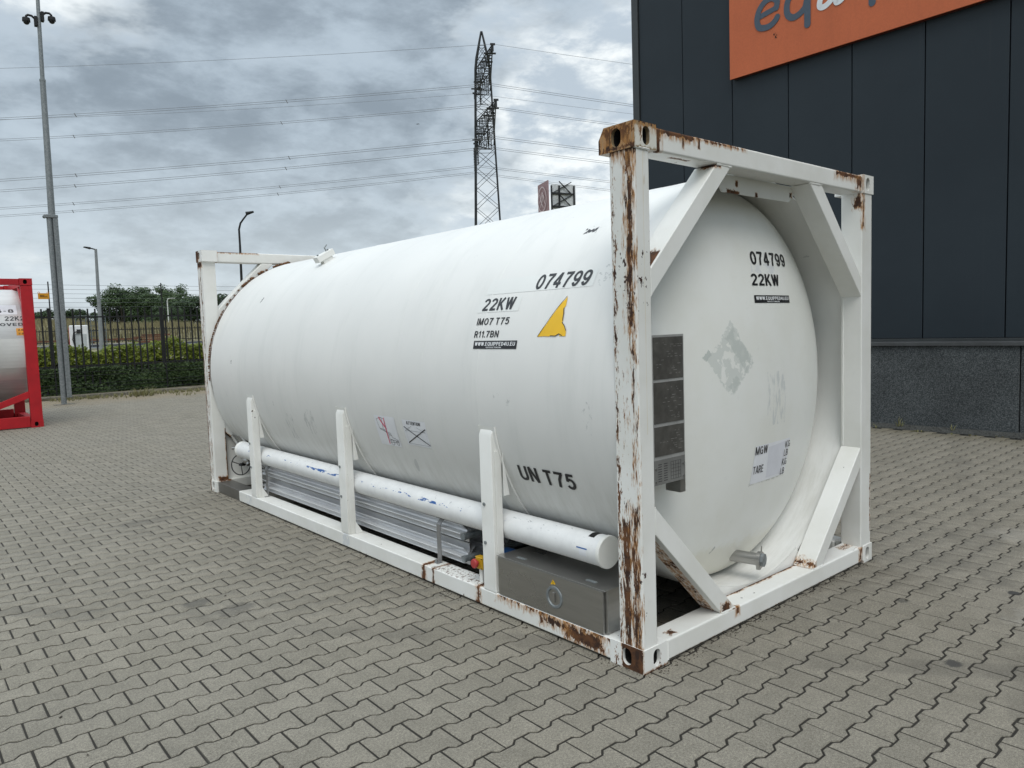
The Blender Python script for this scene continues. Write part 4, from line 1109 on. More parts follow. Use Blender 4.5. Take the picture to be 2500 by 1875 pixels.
for cz in (.345, .200):
    m1 = MB().tube([(.118, 1.575, cz - .008), (.62, 1.575, cz - .008)], .021, 18).build('manifold', M['galvanised'], va, smooth=True)
    MB().tube([(.112, 1.575, cz - .008), (.128, 1.575, cz - .008)], .0235, 18).build('cap', M['galvanised'], m1, smooth=True)
    MB().tube([(.14, 4.95, cz), (.62, 4.95, cz)], .018, 14).build('manifold', M['stainless'], va, smooth=True)
MB().tube([(.33, 1.52, .40), (.33, 1.05, .40), (.36, .98, .40), (.55, .96, .40)], .022, 14).build('outlet_pipe', M['black_rubber'], va, smooth=True)
for y in (1.835, 4.735):
    mb = MB()
    mb.box(.104, .109, y - .022, y + .022, .120, .375); mb.box(.104, .60, y - .022, y + .022, .418, .423)
    mb.add([(.104, y - .022, .375), (.104, y + .022, .375), (.150, y + .022, .423), (.150, y - .022, .423), (.109, y - .022, .373), (.109, y + .022, .373), (.153, y + .022, .418), (.153, y - .022, .418)], [(0, 1, 2, 3), (4, 7, 6, 5), (0, 4, 5, 1), (0, 3, 7, 4), (1, 5, 6, 2), (2, 6, 7, 3)])
    mb.box(.070, .109, y - .022, y + .022, .1155, .120)
    s_ = mb.build('clamp_strap', simple('strap_steel', (.30, .30, .30), .45, .6), va)
    MB().tube([(.080, y + .005, .120), (.080, y + .005, .140)], .008, 8).build('bolt', M['galvanised'], s_)

# --- stainless control box with folding door
cb = bpy.data.objects.new('control_box', None); COL.objects.link(cb); cb.parent = TC
MB().box(.022, .40, .248, 1.084, .120, .345).build('body', M['stainless'], cb, bevel=.004)
dr = MB().box(.004, .020, .262, 1.088, .119, .342).build('door', M['stainless'], cb, bevel=.003)
MB().box(.0, .40, .240, 1.092, .3452, .3500).build('roof_sheet', M['stainless'], cb, bevel=.001)
for y in (.94, .39):
    MB().box(.052, .072, y - .035, y + .035, .3502, .3522).build('hinge', M['galvanised'], cb)
lt = MB().lathe([(.062, .0), (.060, -.005), (.048, -.006), (.044, .0), (.042, .014), (.001, .015)], (.0035, .613, .222), axis='x', n=32).build('latch', M['galvanised'], dr, smooth=True)
MB().box(-.006, .016, .606, .620, .195, .250).build('latch_key', M['stainless'], dr, bevel=.002)
tg = poly_obj([(.642, .291), (.601, .299), (.621, .322)], lambda y, z: Vector((.0034, y, z - .004)), M['yellow_sticker'], dr, 'warning_sticker')
strokes_obj([([(.6235, .312), (.619, .302), (.6235, .302), (.618, .291)], .003, False)], lambda y, z: Vector((.0026, y, z - .002)), M['black_print'], dr, 'pictogram')

# --- emergency stop, blue pump housing and stainless step at the far end
es = MB().box(.052, .098, 1.300, 1.375, .196, .272).build('emergency_stop', M['yellow_plastic'], TC, bevel=.005)
MB().lathe([(.012, 0), (.014, -.012), (.013, -.016), (.028, -.018), (.030, -.028), (.026, -.036), (.001, -.038)], (.052, 1.345, .236), axis='x', n=24).build('push_button', M['red_button'], es, smooth=True)
for y in (1.308, 1.367):
    for z in (.204, .264): MB().tube([(.053, y, z), (.050, y, z)], .004, 8).build('screw', M['black_metal'], es)
MB().box(.062, .085, 1.315, 1.345, .1155, .1955).build('post', M['white_clean'], es)
MB().lathe([(.001, 0), (.075, 0), (.085, .01), (.085, .28), (.075, .29)], (.27, 1.06, .20), n=24).build('pump', M['blue_paint'], TC, smooth=True)
sc_ = MB().box(.018, .175, 5.2165, 5.866, .004, .110).build('step_box', simple('brushed_cover', (.20, .195, .185), .36, .8), TC, bevel=.004)
MB().box(.10, 1.3, 5.960, 5.966, .118, .75).build('rear_panel', M['white_clean'], TC)
MB().box(.50, 1.9, .9, 5.2, .150, .160).build('floor_plate', M['black_metal'], TC)
# --- valves and handwheel at the far end
vg = bpy.data.objects.new('valve_group', None); COL.objects.link(vg); vg.parent = TC
for pts, r in (([(.20, 5.86, .59), (.20, 5.58, .46)], .022), ([(.17, 5.80, .47), (.26, 5.66, .47)], .018), ([(.22, 5.60, .45), (.22, 5.48, .32)], .026), ([(.16, 5.62, .47), (.30, 5.50, .47)], .016), ([(.25, 5.75, .60), (.25, 5.60, .54)], .024), ([(.30, 5.7, .30), (.30, 5.2, .30)], .028)):
    MB().tube(pts, r, 14).build('valve_pipe', M['stainless'], vg, smooth=True)
for c, r in (((.22, 5.52, .36), .045), ((.20, 5.64, .485), .034)):
    MB().lathe([(r * math.sin(a), -r * math.cos(a)) for a in np.linspace(.01, math.pi - .01, 10)], c, n=16, axis='z').build('valve_body', M['stainless'], vg, smooth=True)
c0 = Vector((.17, 5.58, .315)); nd = Vector((-.75, -.62, .15)).normalized(); ua = nd.cross(Vector((0, 0, 1))).normalized(); ub = ua.cross(nd)
hw = MB().tube([c0 + (ua * math.cos(a) + ub * math.sin(a)) * .108 for a in np.linspace(0, 2 * math.pi, 33)], .006, 8, cap=False).build('handwheel', M['black_rubber'], vg, smooth=True)
for a in (.3, .3 + 2.09, .3 + 4.19): MB().tube([c0, c0 + (ua * math.cos(a) + ub * math.sin(a)) * .106], .005, 6).build('spoke', M['black_rubber'], hw)
MB().tube([c0 - nd * .08, c0 + nd * .015], .016, 10).build('hub', M['black_rubber'], hw)
# --- lifting lug / fall arrest bracket on the shoulder
def lug():
    a = R(61); c = on_cyl(4.28, 61, .0); nrm = Vector((-math.cos(a), 0, math.sin(a))); tan = Vector((math.sin(a), 0, math.cos(a))); yv = Vector((0, 1, 0))
    mb = MB()
    def blk(u0, u1, v0, v1, w0, w1):
        vs = [c + tan * u + yv * v + nrm * w for w in (w0, w1) for v in (v0, v1) for u in (u0, u1)]
        mb.add(vs, [(0, 2, 3, 1), (4, 5, 7, 6), (0, 1, 5, 4), (2, 6, 7, 3), (0, 4, 6, 2), (1, 3, 7, 5)])
    blk(-.095, .095, -.04, .05, .028, .085); o = mb.build('top_bracket', M['white_clean'], TC, bevel=.004)
    mb = MB(); blk(-.05, .06, -.03, .04, -.004, .0275); mb.build('pedestal', M['white_clean'], o)
    p = c + nrm * .085 + tan * .04
    MB().tube([p, p + nrm * .035, p + nrm * .045 + tan * .05 + yv * .03], .006, 6).build('handle', M['galvanised'], o)
    for v in (-.06, .06): 
        b = c + nrm * .085 + tan * v; MB().tube([b, b + nrm * .012], .008, 6).build('bolt', M['galvanised'], o)
lug()

# ================================================================== RED TANK CONTAINER (left edge)
def red_tank():
    t = thing('tank_container', 'red framed tank container with a silver shell at the left edge of the yard', 'tank container', (-.27, 15.0, 0), 0.0)
    red = simple('red_paint', (.40, .004, .010), .5, var=.12, sc=3)
    HH, LL, WW = 2.93, 6.058, 2.438
    for x0, x1 in ((-.205, -.004), (-LL + .004, -LL + .205)):
        for y0, y1 in ((.006, .12), (WW - .12, WW - .006)):
            MB().box(x0, x1, y0, y1, .13, HH - .14).build('corner_post', red, t, bevel=.008)
    def cast(xo, sx, yo, sy, z0, z1):
        mb, dk = MB(), MB()
        X = lambda a: xo + sx * a
        Yf = lambda a: yo + sy * a
        sq = [(0, z0), (.215, z0), (.215, z1), (0, z1)]
        slot_face(mb, dk, [(0, z0), (.18, z0), (.18, z1), (0, z1)], (.09, (z0 + z1) / 2), .032, .045, lambda a, b, d: (X(d), Yf(a), b), .07)
        slot_face(mb, dk, sq, (.12, (z0 + z1) / 2), .034, .045, lambda a, b, d: (X(a), Yf(d), b), .07)
        mb.add([(X(a), Yf(b), z) for z in (z0, z1) for b in (0, .18) for a in (0, .215)], [(0, 2, 3, 1), (4, 5, 7, 6), (2, 6, 7, 3), (1, 3, 7, 5)])
        o = bpy.data.objects.new('corner_casting', mb.mesh('corner_casting', red)); COL.objects.link(o); o.parent = t
        dk.build('hole', M['hole'], o)
    for xo, sx in ((0, -1), (-LL, 1)):
        for yo, sy in ((0, 1), (WW, -1)):
            cast(xo, sx, yo, sy, 0, .135); cast(xo, sx, yo, sy, HH - .135, HH)
    for y0, y1 in ((.006, .12), (WW - .12, WW - .006)):
        MB().box(-LL + .22, -.22, y0, y1, .015, .225).build('side_rail', red, t, bevel=.006)
        MB().box(-LL + .22, -.22, y0, y1, HH - .13, HH - .01).build('top_rail', red, t, bevel=.006)
        MB().prism([(-.206, .72), (-.206, .585), (-1.2, .2255), (-1.5, .2255)], 'y', y0 + .01, y1 - .03).build('corner_brace', red, t, bevel=.004)
        MB().prism([(-LL + .206, .72), (-LL + .206, .585), (-LL + 1.2, .2255), (-LL + 1.5, .2255)], 'y', y0 + .01, y1 - .03).build('corner_brace', red, t, bevel=.004)
    for x0, x1 in ((-.16, -.02), (-LL + .02, -LL + .16)):
        MB().box(x0, x1, .19, WW - .19, .015, .14).build('bottom_beam', red, t)
        MB().box(x0, x1, .19, WW - .19, HH - .13, HH - .01).build('top_beam', red, t)
        for sgn in (-1, 1):
            yy = WW / 2 + sgn * 1.08
            MB().prism([(yy, 2.05), (yy, 2.2), (yy - sgn * .55, HH - .131), (yy - sgn * .70, HH - .131)], 'x', x0, x1).build('end_brace', red, t)
    def _sil(t_):
        v = t_.obj(); x, y, z = t_.sep(v); n = t_.noise(v, 1, 5, .6, sc=(1.4, 1.4, 16)); m = t_.noise(v, 3, 4, .6)
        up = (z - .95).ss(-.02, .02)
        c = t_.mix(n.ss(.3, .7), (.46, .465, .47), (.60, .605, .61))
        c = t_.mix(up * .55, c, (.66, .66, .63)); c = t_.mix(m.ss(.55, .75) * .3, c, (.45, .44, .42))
        return {'Base Color': c, 'Metallic': .35, 'Roughness': .38}
    sil = mat('clad_aluminium', _sil)
    r, zc, yc = 1.155, 1.62, WW / 2
    prof = [(.001, -.05), (.8, -.06), (1.06, -.09), (1.135, -.14), (r, -.21), (r, -2), (r, -4), (r, -LL + .36), (1.12, -LL + .26), (.7, -LL + .14), (.001, -LL + .12)]
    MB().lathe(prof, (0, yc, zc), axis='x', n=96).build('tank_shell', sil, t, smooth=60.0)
    def cy(x0, a0, out=.003): return lambda u, v: Vector((x0 + u, yc - (r + out) * math.cos(R(a0) + v / r), zc + (r + out) * math.sin(R(a0) + v / r)))
    def ang(z): return math.degrees(math.asin(max(-.98, min(.98, (z - zc) / (r + .003)))))
    def patch(x0, x1, z0, z1, mt): 
        a0 = ang(z0); h = (R(ang(z1)) - R(a0)) * r
        return poly_obj([(0, 0), (x1 - x0, 0), (x1 - x0, h), (0, h)], cy(x0, a0, .0015), mt, t, 'sticker', maxlen=.08)
    def txt(s_, x0, x1, z0, z1, mt=M['dark_print'], par=t):
        a0 = ang(z0); text_obj(s_, x1 - x0, (R(ang(z1)) - R(a0)) * r, cy(x0, a0, .0035), mt, par, bold=.01, maxlen=.05)
    # positions found by casting photo pixels on the shell
    Rm = Matrix.Identity(3); org = Vector((-.27, 15.0, 0))
    def hit(u, v):
        o = Rm @ (CP - org); d = Rm @ px(u, v); oy, oz = o.y - yc, o.z - zc
        a, b, c = d.y ** 2 + d.z ** 2, 2 * (oy * d.y + oz * d.z), oy * oy + oz * oz - r * r
        k = (-b - math.sqrt(max(0, b * b - 4 * a * c))) / 2 / a; return o + d * k
    def span(u0, u1, v0, v1): a, b = hit(u0, v1), hit(u1, v0); return a.x, b.x, a.z, b.z
    x0, x1, z0, z1 = span(0, 32, 755, 764); txt('56-8', x1 - .40, x1, z0, z1)
    x0, x1, z0, z1 = span(12, 58, 772, 783); txt('22K2', x0, x1, z0, z1)
    x0, x1, z0, z1 = span(0, 56, 788, 796); txt('APPROVED', x1 - .78, x1, z0, z1)
    x0, x1, z0, z1 = span(41, 59, 801, 819); s_ = patch(x0, x1, z0, z1, M['orange_print'])
    txt('2.6', x0 + .03, x1 - .02, (z0 + z1) / 2 + .02, z1 - .02, M['black_print'], s_); txt('2.5', x0 + .03, x1 - .02, z0 + .02, (z0 + z1) / 2 - .02, M['black_print'], s_)
    x0, x1, z0, z1 = span(0, 38, 745, 768); patch(x1 - .75, x1, z0, z1, M['sticker'])
    x0, x1, z0, z1 = span(8, 31, 694, 703); patch(x0, x1, z0, z1, M['sticker'])
    x0, x1, z0, z1 = span(0, 62, 826, 900); patch(x1 - .9, x1 - .02, z0, z1, simple('pale_cladding_patch', (.62, .62, .60), .4, var=.04))
red_tank()

# ================================================================== FENCES, HEDGE, YARD EDGE
def near_fence():
    f = thing('picket_fence', 'tall black steel picket fence standing in the hedge at the yard edge', 'fence', (0, 23.66, 0))
    posts = [1.29 + 3.14 * k for k in range(-2, 4)]
    post0 = None
    for x in posts:
        if post0 is None: post0 = MB().box(-.05, .05, -.03, .03, -.1, 2.68).build('fence_post', M['black_metal'], f, loc=(x, 0, 0))
        else: dup(post0, f, (x, 0, 0))
    pk = None
    x = posts[0] + .18
    while x < posts[-1]:
        if min(abs(x - p) for p in posts) > .09:
            if pk is None:
                mb = MB().box(-.022, .022, -.012, .012, .08, 2.655)
                pk = mb.build('picket', M['black_metal'], f, loc=(x, 0, 0))
            else: dup(pk, f, (x, 0, 0))
        x += .2035
    for a, b in zip(posts[:-1], posts[1:]):
        for z in (.91, 2.40):
            MB().box(a + .051, b - .051, -.013, .013, z - .022, z + .022).build('fence_rail', M['black_metal'], f)
    e = thing('electric_fence', 'thin wire security fence on slim posts in front of the black picket fence', 'fence', (0, 23.5, 0))
    p0 = None
    for x in [1.30 + 3.14 * k for k in range(-2, 4)]:
        if p0 is None: p0 = MB().tube([(0, 0, -.05), (0, 0, 3.46)], .018, 8).build('slim_post', M['black_metal'], e, loc=(x, 0, 0))
        else: dup(p0, e, (x, 0, 0))
    for z in (3.365, 3.234, 3.104, 2.969, 2.838, 2.70, .87, .72, .61, .36, .26, .12):
        pts = [(x, 0, z - .008 * math.sin((x - 1.3) / 3.14 * math.pi) ** 2) for x in np.linspace(-4.98, 10.72, 31)]
        MB().tube(pts, .0042 if z > 2 else .0075, 5).build('fence_wire', simple('wire', (.10, .11, .11), .5, .6) if z > 2 else M['black_metal'], e)
    s = thing('warning_sign', 'small orange warning sign hanging on the fence wires beside the red container', 'sign', (1.16, 23.478, 3.04))
    MB().box(-.14, .14, -.006, .006, -.10, .075).build('plate', simple('orange_plate', (.60, .27, .012), .5, var=.05), s)
    for x in (-.115, .115): MB().tube([(x + .025 * math.cos(a), 0, .088 + .025 * math.sin(a)) for a in np.linspace(0, 2 * math.pi, 13)], .007, 6, cap=False).build('hook_ring', simple('orange_ring', (.60, .22, .02), .5), s)
    mb = MB()
    for zz, n in ((-.005, 4), (-.04, 7)):
        a = -.09
        for k in range(n):
            b = a + random.uniform(.012, .030)
            if b > .10: break
            mb.box(a, b, -.008, -.0065, zz, zz + .022); a = b + .006
    mb.build('print', M['black_print'], s)
near_fence()

def leaf_mat(name, a, b, tr=.25):
    def fn(t):
        g = t.new('ShaderNodeNewGeometry'); isl = S(t.nt, g.outputs['Random Per Island']); v = t.pos(); n = t.noise(v, 1.2, 3, .6)
        c = t.mix((isl * .65 + n * .5 - .08).ss(0, 1), a, b)
        return {'Base Color': c, 'Roughness': .55, 'Specular IOR Level': .3}
    m = mat(name, fn); nt = m.node_tree
    bs = next(n for n in nt.nodes if n.type == 'BSDF_PRINCIPLED'); out = next(n for n in nt.nodes if n.type == 'OUTPUT_MATERIAL')
    tl = nt.nodes.new('ShaderNodeBsdfTranslucent'); nt.links.new(bs.inputs['Base Color'].links[0].from_socket, tl.inputs[0])
    mx = nt.nodes.new('ShaderNodeMixShader'); mx.inputs[0].default_value = tr
    nt.links.new(bs.outputs[0], mx.inputs[1]); nt.links.new(tl.outputs[0], mx.inputs[2]); nt.links.new(mx.outputs[0], out.inputs[0])
    return m
def leaf_mesh(name, pts, nrm, size, mt, asp=.6):
    """pts Nx3, one folded leaf (two triangles) each"""
    n = len(pts); pts = np.asarray(pts, float); nrm = np.asarray(nrm, float) + rng.normal(0, .55, (n, 3)); nrm /= np.linalg.norm(nrm, axis=1)[:, None]
    ref = rng.normal(0, 1, (n, 3)); a = np.cross(nrm, ref); a /= np.linalg.norm(a, axis=1)[:, None]; b = np.cross(nrm, a)
    s = (size * rng.uniform(.65, 1.3, n))[:, None] if np.isscalar(size) else (size * rng.uniform(.65, 1.3, n))[:, None]
    V = np.stack([pts - a * s, pts + b * s * asp + nrm * s * .15, pts + a * s, pts - b * s * asp + nrm * s * .15], 1)
    me = bpy.data.meshes.new(name); me.vertices.add(4 * n); me.vertices.foreach_set('co', V.ravel())
    idx = (np.arange(n)[:, None] * 4 + np.array([0, 1, 2, 0, 2, 3])[None]).ravel()
    me.loops.add(6 * n); me.loops.foreach_set('vertex_index', idx); me.polygons.add(2 * n)
    me.polygons.foreach_set('loop_start', np.arange(2 * n) * 3); me.polygons.foreach_set('loop_total', np.full(2 * n, 3))
    me.update(calc_edges=True); me.materials.append(mt); return me
def hedge():
    h = thing('hedge', 'clipped hedge, dark below and fresh yellow green on top, behind the fence', 'hedge', (0, 23.55, 0))
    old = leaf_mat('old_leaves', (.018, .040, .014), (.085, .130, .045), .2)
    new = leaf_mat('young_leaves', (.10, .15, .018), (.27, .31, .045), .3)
    n = 26000
    x = rng.uniform(-4.5, 11, n); z = rng.uniform(.03, .86, n); front = .02 + .10 * np.sin(x * 2.1) * np.sin(z * 5 + x) + rng.exponential(.09, n)
    y = np.clip(front, -.02, .9)
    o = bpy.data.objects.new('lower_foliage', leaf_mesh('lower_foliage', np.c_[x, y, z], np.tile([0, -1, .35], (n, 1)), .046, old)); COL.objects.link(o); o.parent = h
    n = 21000
    x = rng.uniform(-4.5, 11, n); top = 1.46 + .08 * np.sin(x * 1.7) + .08 * np.sin(x * 4.1 + 1) + .05 * np.sin(x * 9.3)
    z = .72 + (top - .72) * rng.uniform(0, 1, n) ** .75 + rng.exponential(.025, n); y = rng.uniform(.16, .95, n) ** 1.0 + .06 * np.sin(x * 5)
    y = np.where(rng.random(n) < .5, .15 + rng.exponential(.08, n), y)
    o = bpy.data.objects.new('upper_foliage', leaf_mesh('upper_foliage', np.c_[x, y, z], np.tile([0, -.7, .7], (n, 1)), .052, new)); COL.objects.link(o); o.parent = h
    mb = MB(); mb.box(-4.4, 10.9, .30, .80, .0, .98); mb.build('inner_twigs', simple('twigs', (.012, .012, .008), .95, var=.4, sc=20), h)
hedge()

def weeds():
    mb = MB()
    spots = []
    for _ in range(330):
        x = random.uniform(.9, 6); spots.append((x, 22.3 - .07 * (x - 1) - abs(random.gauss(0, .45)), random.uniform(.04, .14)))
    spots += [(3.1 + random.gauss(0, .18), 21.4 + random.gauss(0, .25), random.uniform(.12, .30)) for _ in range(30)]
    spots += [(4.05 + random.gauss(0, .1), 20.3 + random.gauss(0, .15), random.uniform(.06, .14)) for _ in range(10)]
    spots += [(random.uniform(8.35, 8.75), random.uniform(.3, 6), random.uniform(.015, .045)) for _ in range(34)]
    spots += [(8.70, 2.35, .16), (8.72, 2.30, .14), (8.70, 1.62, .12)]
    for x, y, hgt in spots:
        for k in range(9):
            a = random.uniform(0, 2 * math.pi); l = hgt * random.uniform(.5, 1.1); w = .004 + l * .012
            d = Vector((math.cos(a), math.sin(a), 0)); s = Vector((-d.y, d.x, 0)) * w; b = Vector((x, y, 0)) + d * .01
            m = b + d * l * .22 + Vector((0, 0, l * .6)); e = b + d * l * .55 + Vector((0, 0, l * .95))
            mb.add([b - s, b + s, m + s * .8, m - s * .8, e], [(0, 1, 2, 3), (3, 2, 4)])
    o = mb.build('weeds', leaf_mat('dry_weeds', (.12, .13, .05), (.28, .25, .12), .2)); stuff(o)
weeds()

# ================================================================== CCTV MAST
def mast():
    t = thing('camera_mast', 'tall galvanised tilting mast carrying two dome cameras beside the red container', 'mast', (.985, 20.48, 0))
    g = M['galvanised']
    MB().tube([(0, 0, 0), (0, 0, 1.0), (0, 0, 4.93)], .066, 20).build('lower_column', g, t, smooth=True)
    bx = MB().box(.0690, .185, -.075, .075, .18, 4.90).build('hinged_box', g, t, bevel=.008)
    MB().box(-.085, .190, -.085, .085, 4.905, 4.985).build('collar', g, t, bevel=.01)
    MB().tube([(-.10, -.06, 4.935), (-.10, .06, 4.935)], .045, 14).build('hinge_pin', g, t, smooth=True)
    for z in (.25, 2.4, 4.7): MB().tube([(.16, -.076, z), (.16, -.086, z)], .012, 6).build('bolt', g, bx)
    MB().tube([(.065, 0, 4.986), (.10, 0, 8.42)], .082, 18, r1=.066).build('middle_tube', g, t, smooth=True)
    MB().tube([(.10, 0, 8.40), (.155, 0, 11.6)], .052, 16, r1=.040).build('upper_tube', g, t, smooth=True)
    MB().tube([(.0995, 0, 8.39), (.1005, 0, 8.44)], .072, 18).build('joint_ring', g, t, smooth=True)
    MB().box(-.24, .24, -.14, .14, -.02, .012).build('base_plate', M['concrete'], t)
    def cam(sx, zt, name='dome_camera'):
        c = bpy.data.objects.new(name, None); COL.objects.link(c)
        tag(c, 'black dome camera on the %s bracket of the tall mast' % ('left, lower' if sx < 0 else 'right, higher'), 'camera', 'dome cameras on the mast')
        c.location = (.985 + .13, 20.48, zt)
        MB().box(min(sx * .045, sx * .11), max(sx * .045, sx * .11), -.07, .07, -.19, .05).build('wall_mount', M['black_metal'], c, bevel=.008)
        MB().tube([(sx * .10, 0, .0), (sx * .16, 0, .05), (sx * .24, 0, .055), (sx * .28, 0, .02), (sx * .285, 0, -.02)], .028, 10).build('arm', M['black_metal'], c, smooth=True)
        MB().lathe([(.03, .02), (.085, 0), (.092, -.06), (.092, -.09), (.080, -.095)], (sx * .285, 0, -.03), axis='z', n=20, cap=True).build('housing', M['black_metal'], c, smooth=True)
        MB().lathe([(.072 * math.cos(a), -.126 - .072 * math.sin(a)) for a in np.linspace(0, math.pi / 2 - .01, 8)], (sx * .285, 0, 0), axis='z', n=20).build('lens_dome', M['lens'], c, smooth=True)
    cam(-1, 9.95); cam(1, 10.10)
mast()

# ================================================================== STREET LAMPS
def lamps():
    gr = 'street lamps beyond the fence'
    t = thing('street_lamp', 'straight grey street lamp with a flat arm pointing left behind the hedge', 'street lamp', (6.93, 44.8, .9), 0, gr)
    g = simple('lamp_grey', (.20, .215, .225), .5)
    MB().tube([(0, 0, 0), (.09, 0, 5.88)], .12, 12, r1=.07).build('pole', g, t, smooth=True)
    MB().tube([(.05, 0, 5.86), (-.22, 0, 5.93)], .035, 8).build('arm', M['black_metal'], t, smooth=True)
    MB().prism([(-.18, 5.86), (-.50, 5.95), (-.50, 5.99), (-.18, 5.96)], 'y', -.13, .13).build('lamp_head', M['black_metal'], t)
    b = on_plane(590, 690, (11.5, 35.2, 0), (-.63, -.78, 0))
    t = thing('street_lamp', 'black street lamp with a bent neck rising behind the white tank frame', 'street lamp', (b.x, b.y, .3), 0, gr)
    k = M['black_metal']
    pt = lambda u, v: on_plane(u, v, (11.5, 35.2, 0), (-.63, -.78, 0)) - Vector((b.x, b.y, .3))
    pts = [Vector((.05, 0, 0)), pt(590, 690), pt(586, 600), pt(583.5, 560), pt(587, 545), pt(594, 535), pt(604, 522)]
    MB().tube(pts[:3], .075, 12, r1=.055).build('pole', k, t, smooth=True)
    MB().tube(pts[2:], .052, 10, r1=.04).build('neck', k, t, smooth=True)
    a, c = pt(601, 521.5), pt(619, 517)
    MB().tube([a, a.lerp(c, .4), c], .10, 10, r1=.05).build('lamp_head', k, t, smooth=True)
    t = thing('street_lamp', 'thin pale far street lamp in front of the dark trees', 'street lamp', (21.8, 84.4, 1.4), 0, gr)
    MB().tube([(0, 0, 0), (0, 0, 4.3), (.08, -.03, 4.55), (.45, -.2, 4.6)], .07, 8, r1=.05).build('pole', simple('pale_pole', (.5, .52, .5), .5), t, smooth=True)
    MB().box(.35, .75, -.32, -.14, 4.56, 4.64).build('lamp_head', simple('pale_head', (.5, .52, .5), .5), t)
lamps()

# ================================================================== BEYOND THE HEDGE
def charger():
    t = thing('charging_station', 'white vehicle charging cabinet with a black hanging cable behind the fence', 'charger', (3.06, 29.3, -.02), R(-12))
    wh = simple('white_cabinet', (.74, .75, .76), .4, var=.04)
    MB().box(-.30, .30, -.28, .28, 0, 2.27).build('cabinet', wh, t, bevel=.03)
    MB().box(-.315, -.3005, -.25, .25, .3, 2.2).build('side_stripe', simple('red_stripe', (.45, .05, .07), .5), t)
    MB().box(-.13, .24, -.290, -.2805, .95, 1.95).build('door_panel', simple('grey_panel', (.46, .49, .50), .45, var=.05), t)
    MB().tube([(-.02, -.30, 2.05), (-.16, -.36, 2.0), (-.20, -.38, 1.75), (-.14, -.38, 1.45), (0, -.36, 1.2), (.08, -.36, .9), (.05, -.33, .6)], .022, 8).build('cable', M['black_rubber'], t, smooth=True)
    MB().box(-.06, .06, -.34, -.281, 1.98, 2.12).build('plug_holder', M['black_rubber'], t)
charger()

def far_things():
    f = thing('picket_fence', 'low dark picket fence far off in front of the dune grass', 'fence', (0, 66, 0))
    pk = None
    for x in np.arange(3.0, 26.0, .21):
        if pk is None: pk = MB().box(-.02, .02, -.015, .015, 1.45, 2.62).build('picket', M['black_metal'], f, loc=(float(x), 0, 0))
        else: dup(pk, f, (float(x), 0, 0))
    for z in (1.52, 2.45): MB().box(3, 26, -.016, .016, z, z + .06).build('fence_rail', M['black_metal'], f)
    brown = simple('rusty_timber', (.12, .055, .03), .85, var=.4, sc=3)
    pale = simple('pale_rail', (.34, .33, .31), .8)
    b = thing('barrier', 'long low rusty steel barrier across the far road', 'barrier', (0, 60, 0))
    for z0, z1, mt in ((1.62, 1.76, brown), (1.28, 1.42, pale)):
        MB().box(4.5, 12.6, -.05, .05, z0, z1).build('beam', mt, b)
    for x in np.arange(4.7, 12.6, 1.6): MB().box(x, x + .1, .051, .12, 1.1, 1.8).build('barrier_post', brown, b)
    for k, (dx, z, l, lab) in enumerate(((0, 1.50, 2.6, 'bottom'), (.35, 1.68, 2.5, 'second'), (-.1, 1.86, 2.2, 'third'), (.5, 2.02, 2.0, 'topmost'))):
        MB_ = MB().box(12.9 + dx, 12.9 + dx + l, 61.5, 62.2, z - .14, z).build('timber_beam', brown)
        tag(MB_, 'rusty brown beam, %s of the low stack beyond the road' % lab, 'beam', 'stacked beams')
    v = thing('van', 'white van seen far off above the hedge beside the mast', 'van', (6.0, 90.0, 1.4), R(20))
    vw = simple('van_white', (.75, .76, .77), .4, var=.03)
    MB().prism([(-1.0, .35), (1.0, .35), (1.0, 1.4), (.82, 2.35), (-.82, 2.35), (-1.0, 1.4)], 'y', -2.4, 1.6).build('body', vw, v, bevel=.08)
    MB().prism([(-2.4, 1.5), (-2.42, 1.9), (-2.405, 2.2)], 'x', -.7, .7).build('windscreen', M['lens'], v)
    for sx in (-1, 1):
        for y in (-1.5, 1.0): MB().tube([(sx * .82, y, .35), (sx * 1.02, y, .35)], .35, 16).build('wheel', M['black_rubber'], v, smooth=True)
    RKX = on_plane(184, 780, (0, 58, 0), (0, 1, 0)).x
    s = thing('steel_rack', 'open steel mesh rack standing behind the charging cabinet', 'rack', (RKX, 58, 1.1))
    st = simple('rack_steel', (.10, .12, .125), .6)
    for x in np.linspace(0, 1.9, 7): MB().bar((x, 0, 0), (x, 0, 2.35), .05).build('upright', st, s)
    for z in np.linspace(.5, 2.35, 6): MB().bar((0, .05, z), (1.9, .05, z), .04).build('cross_bar', st, s)
far_things()

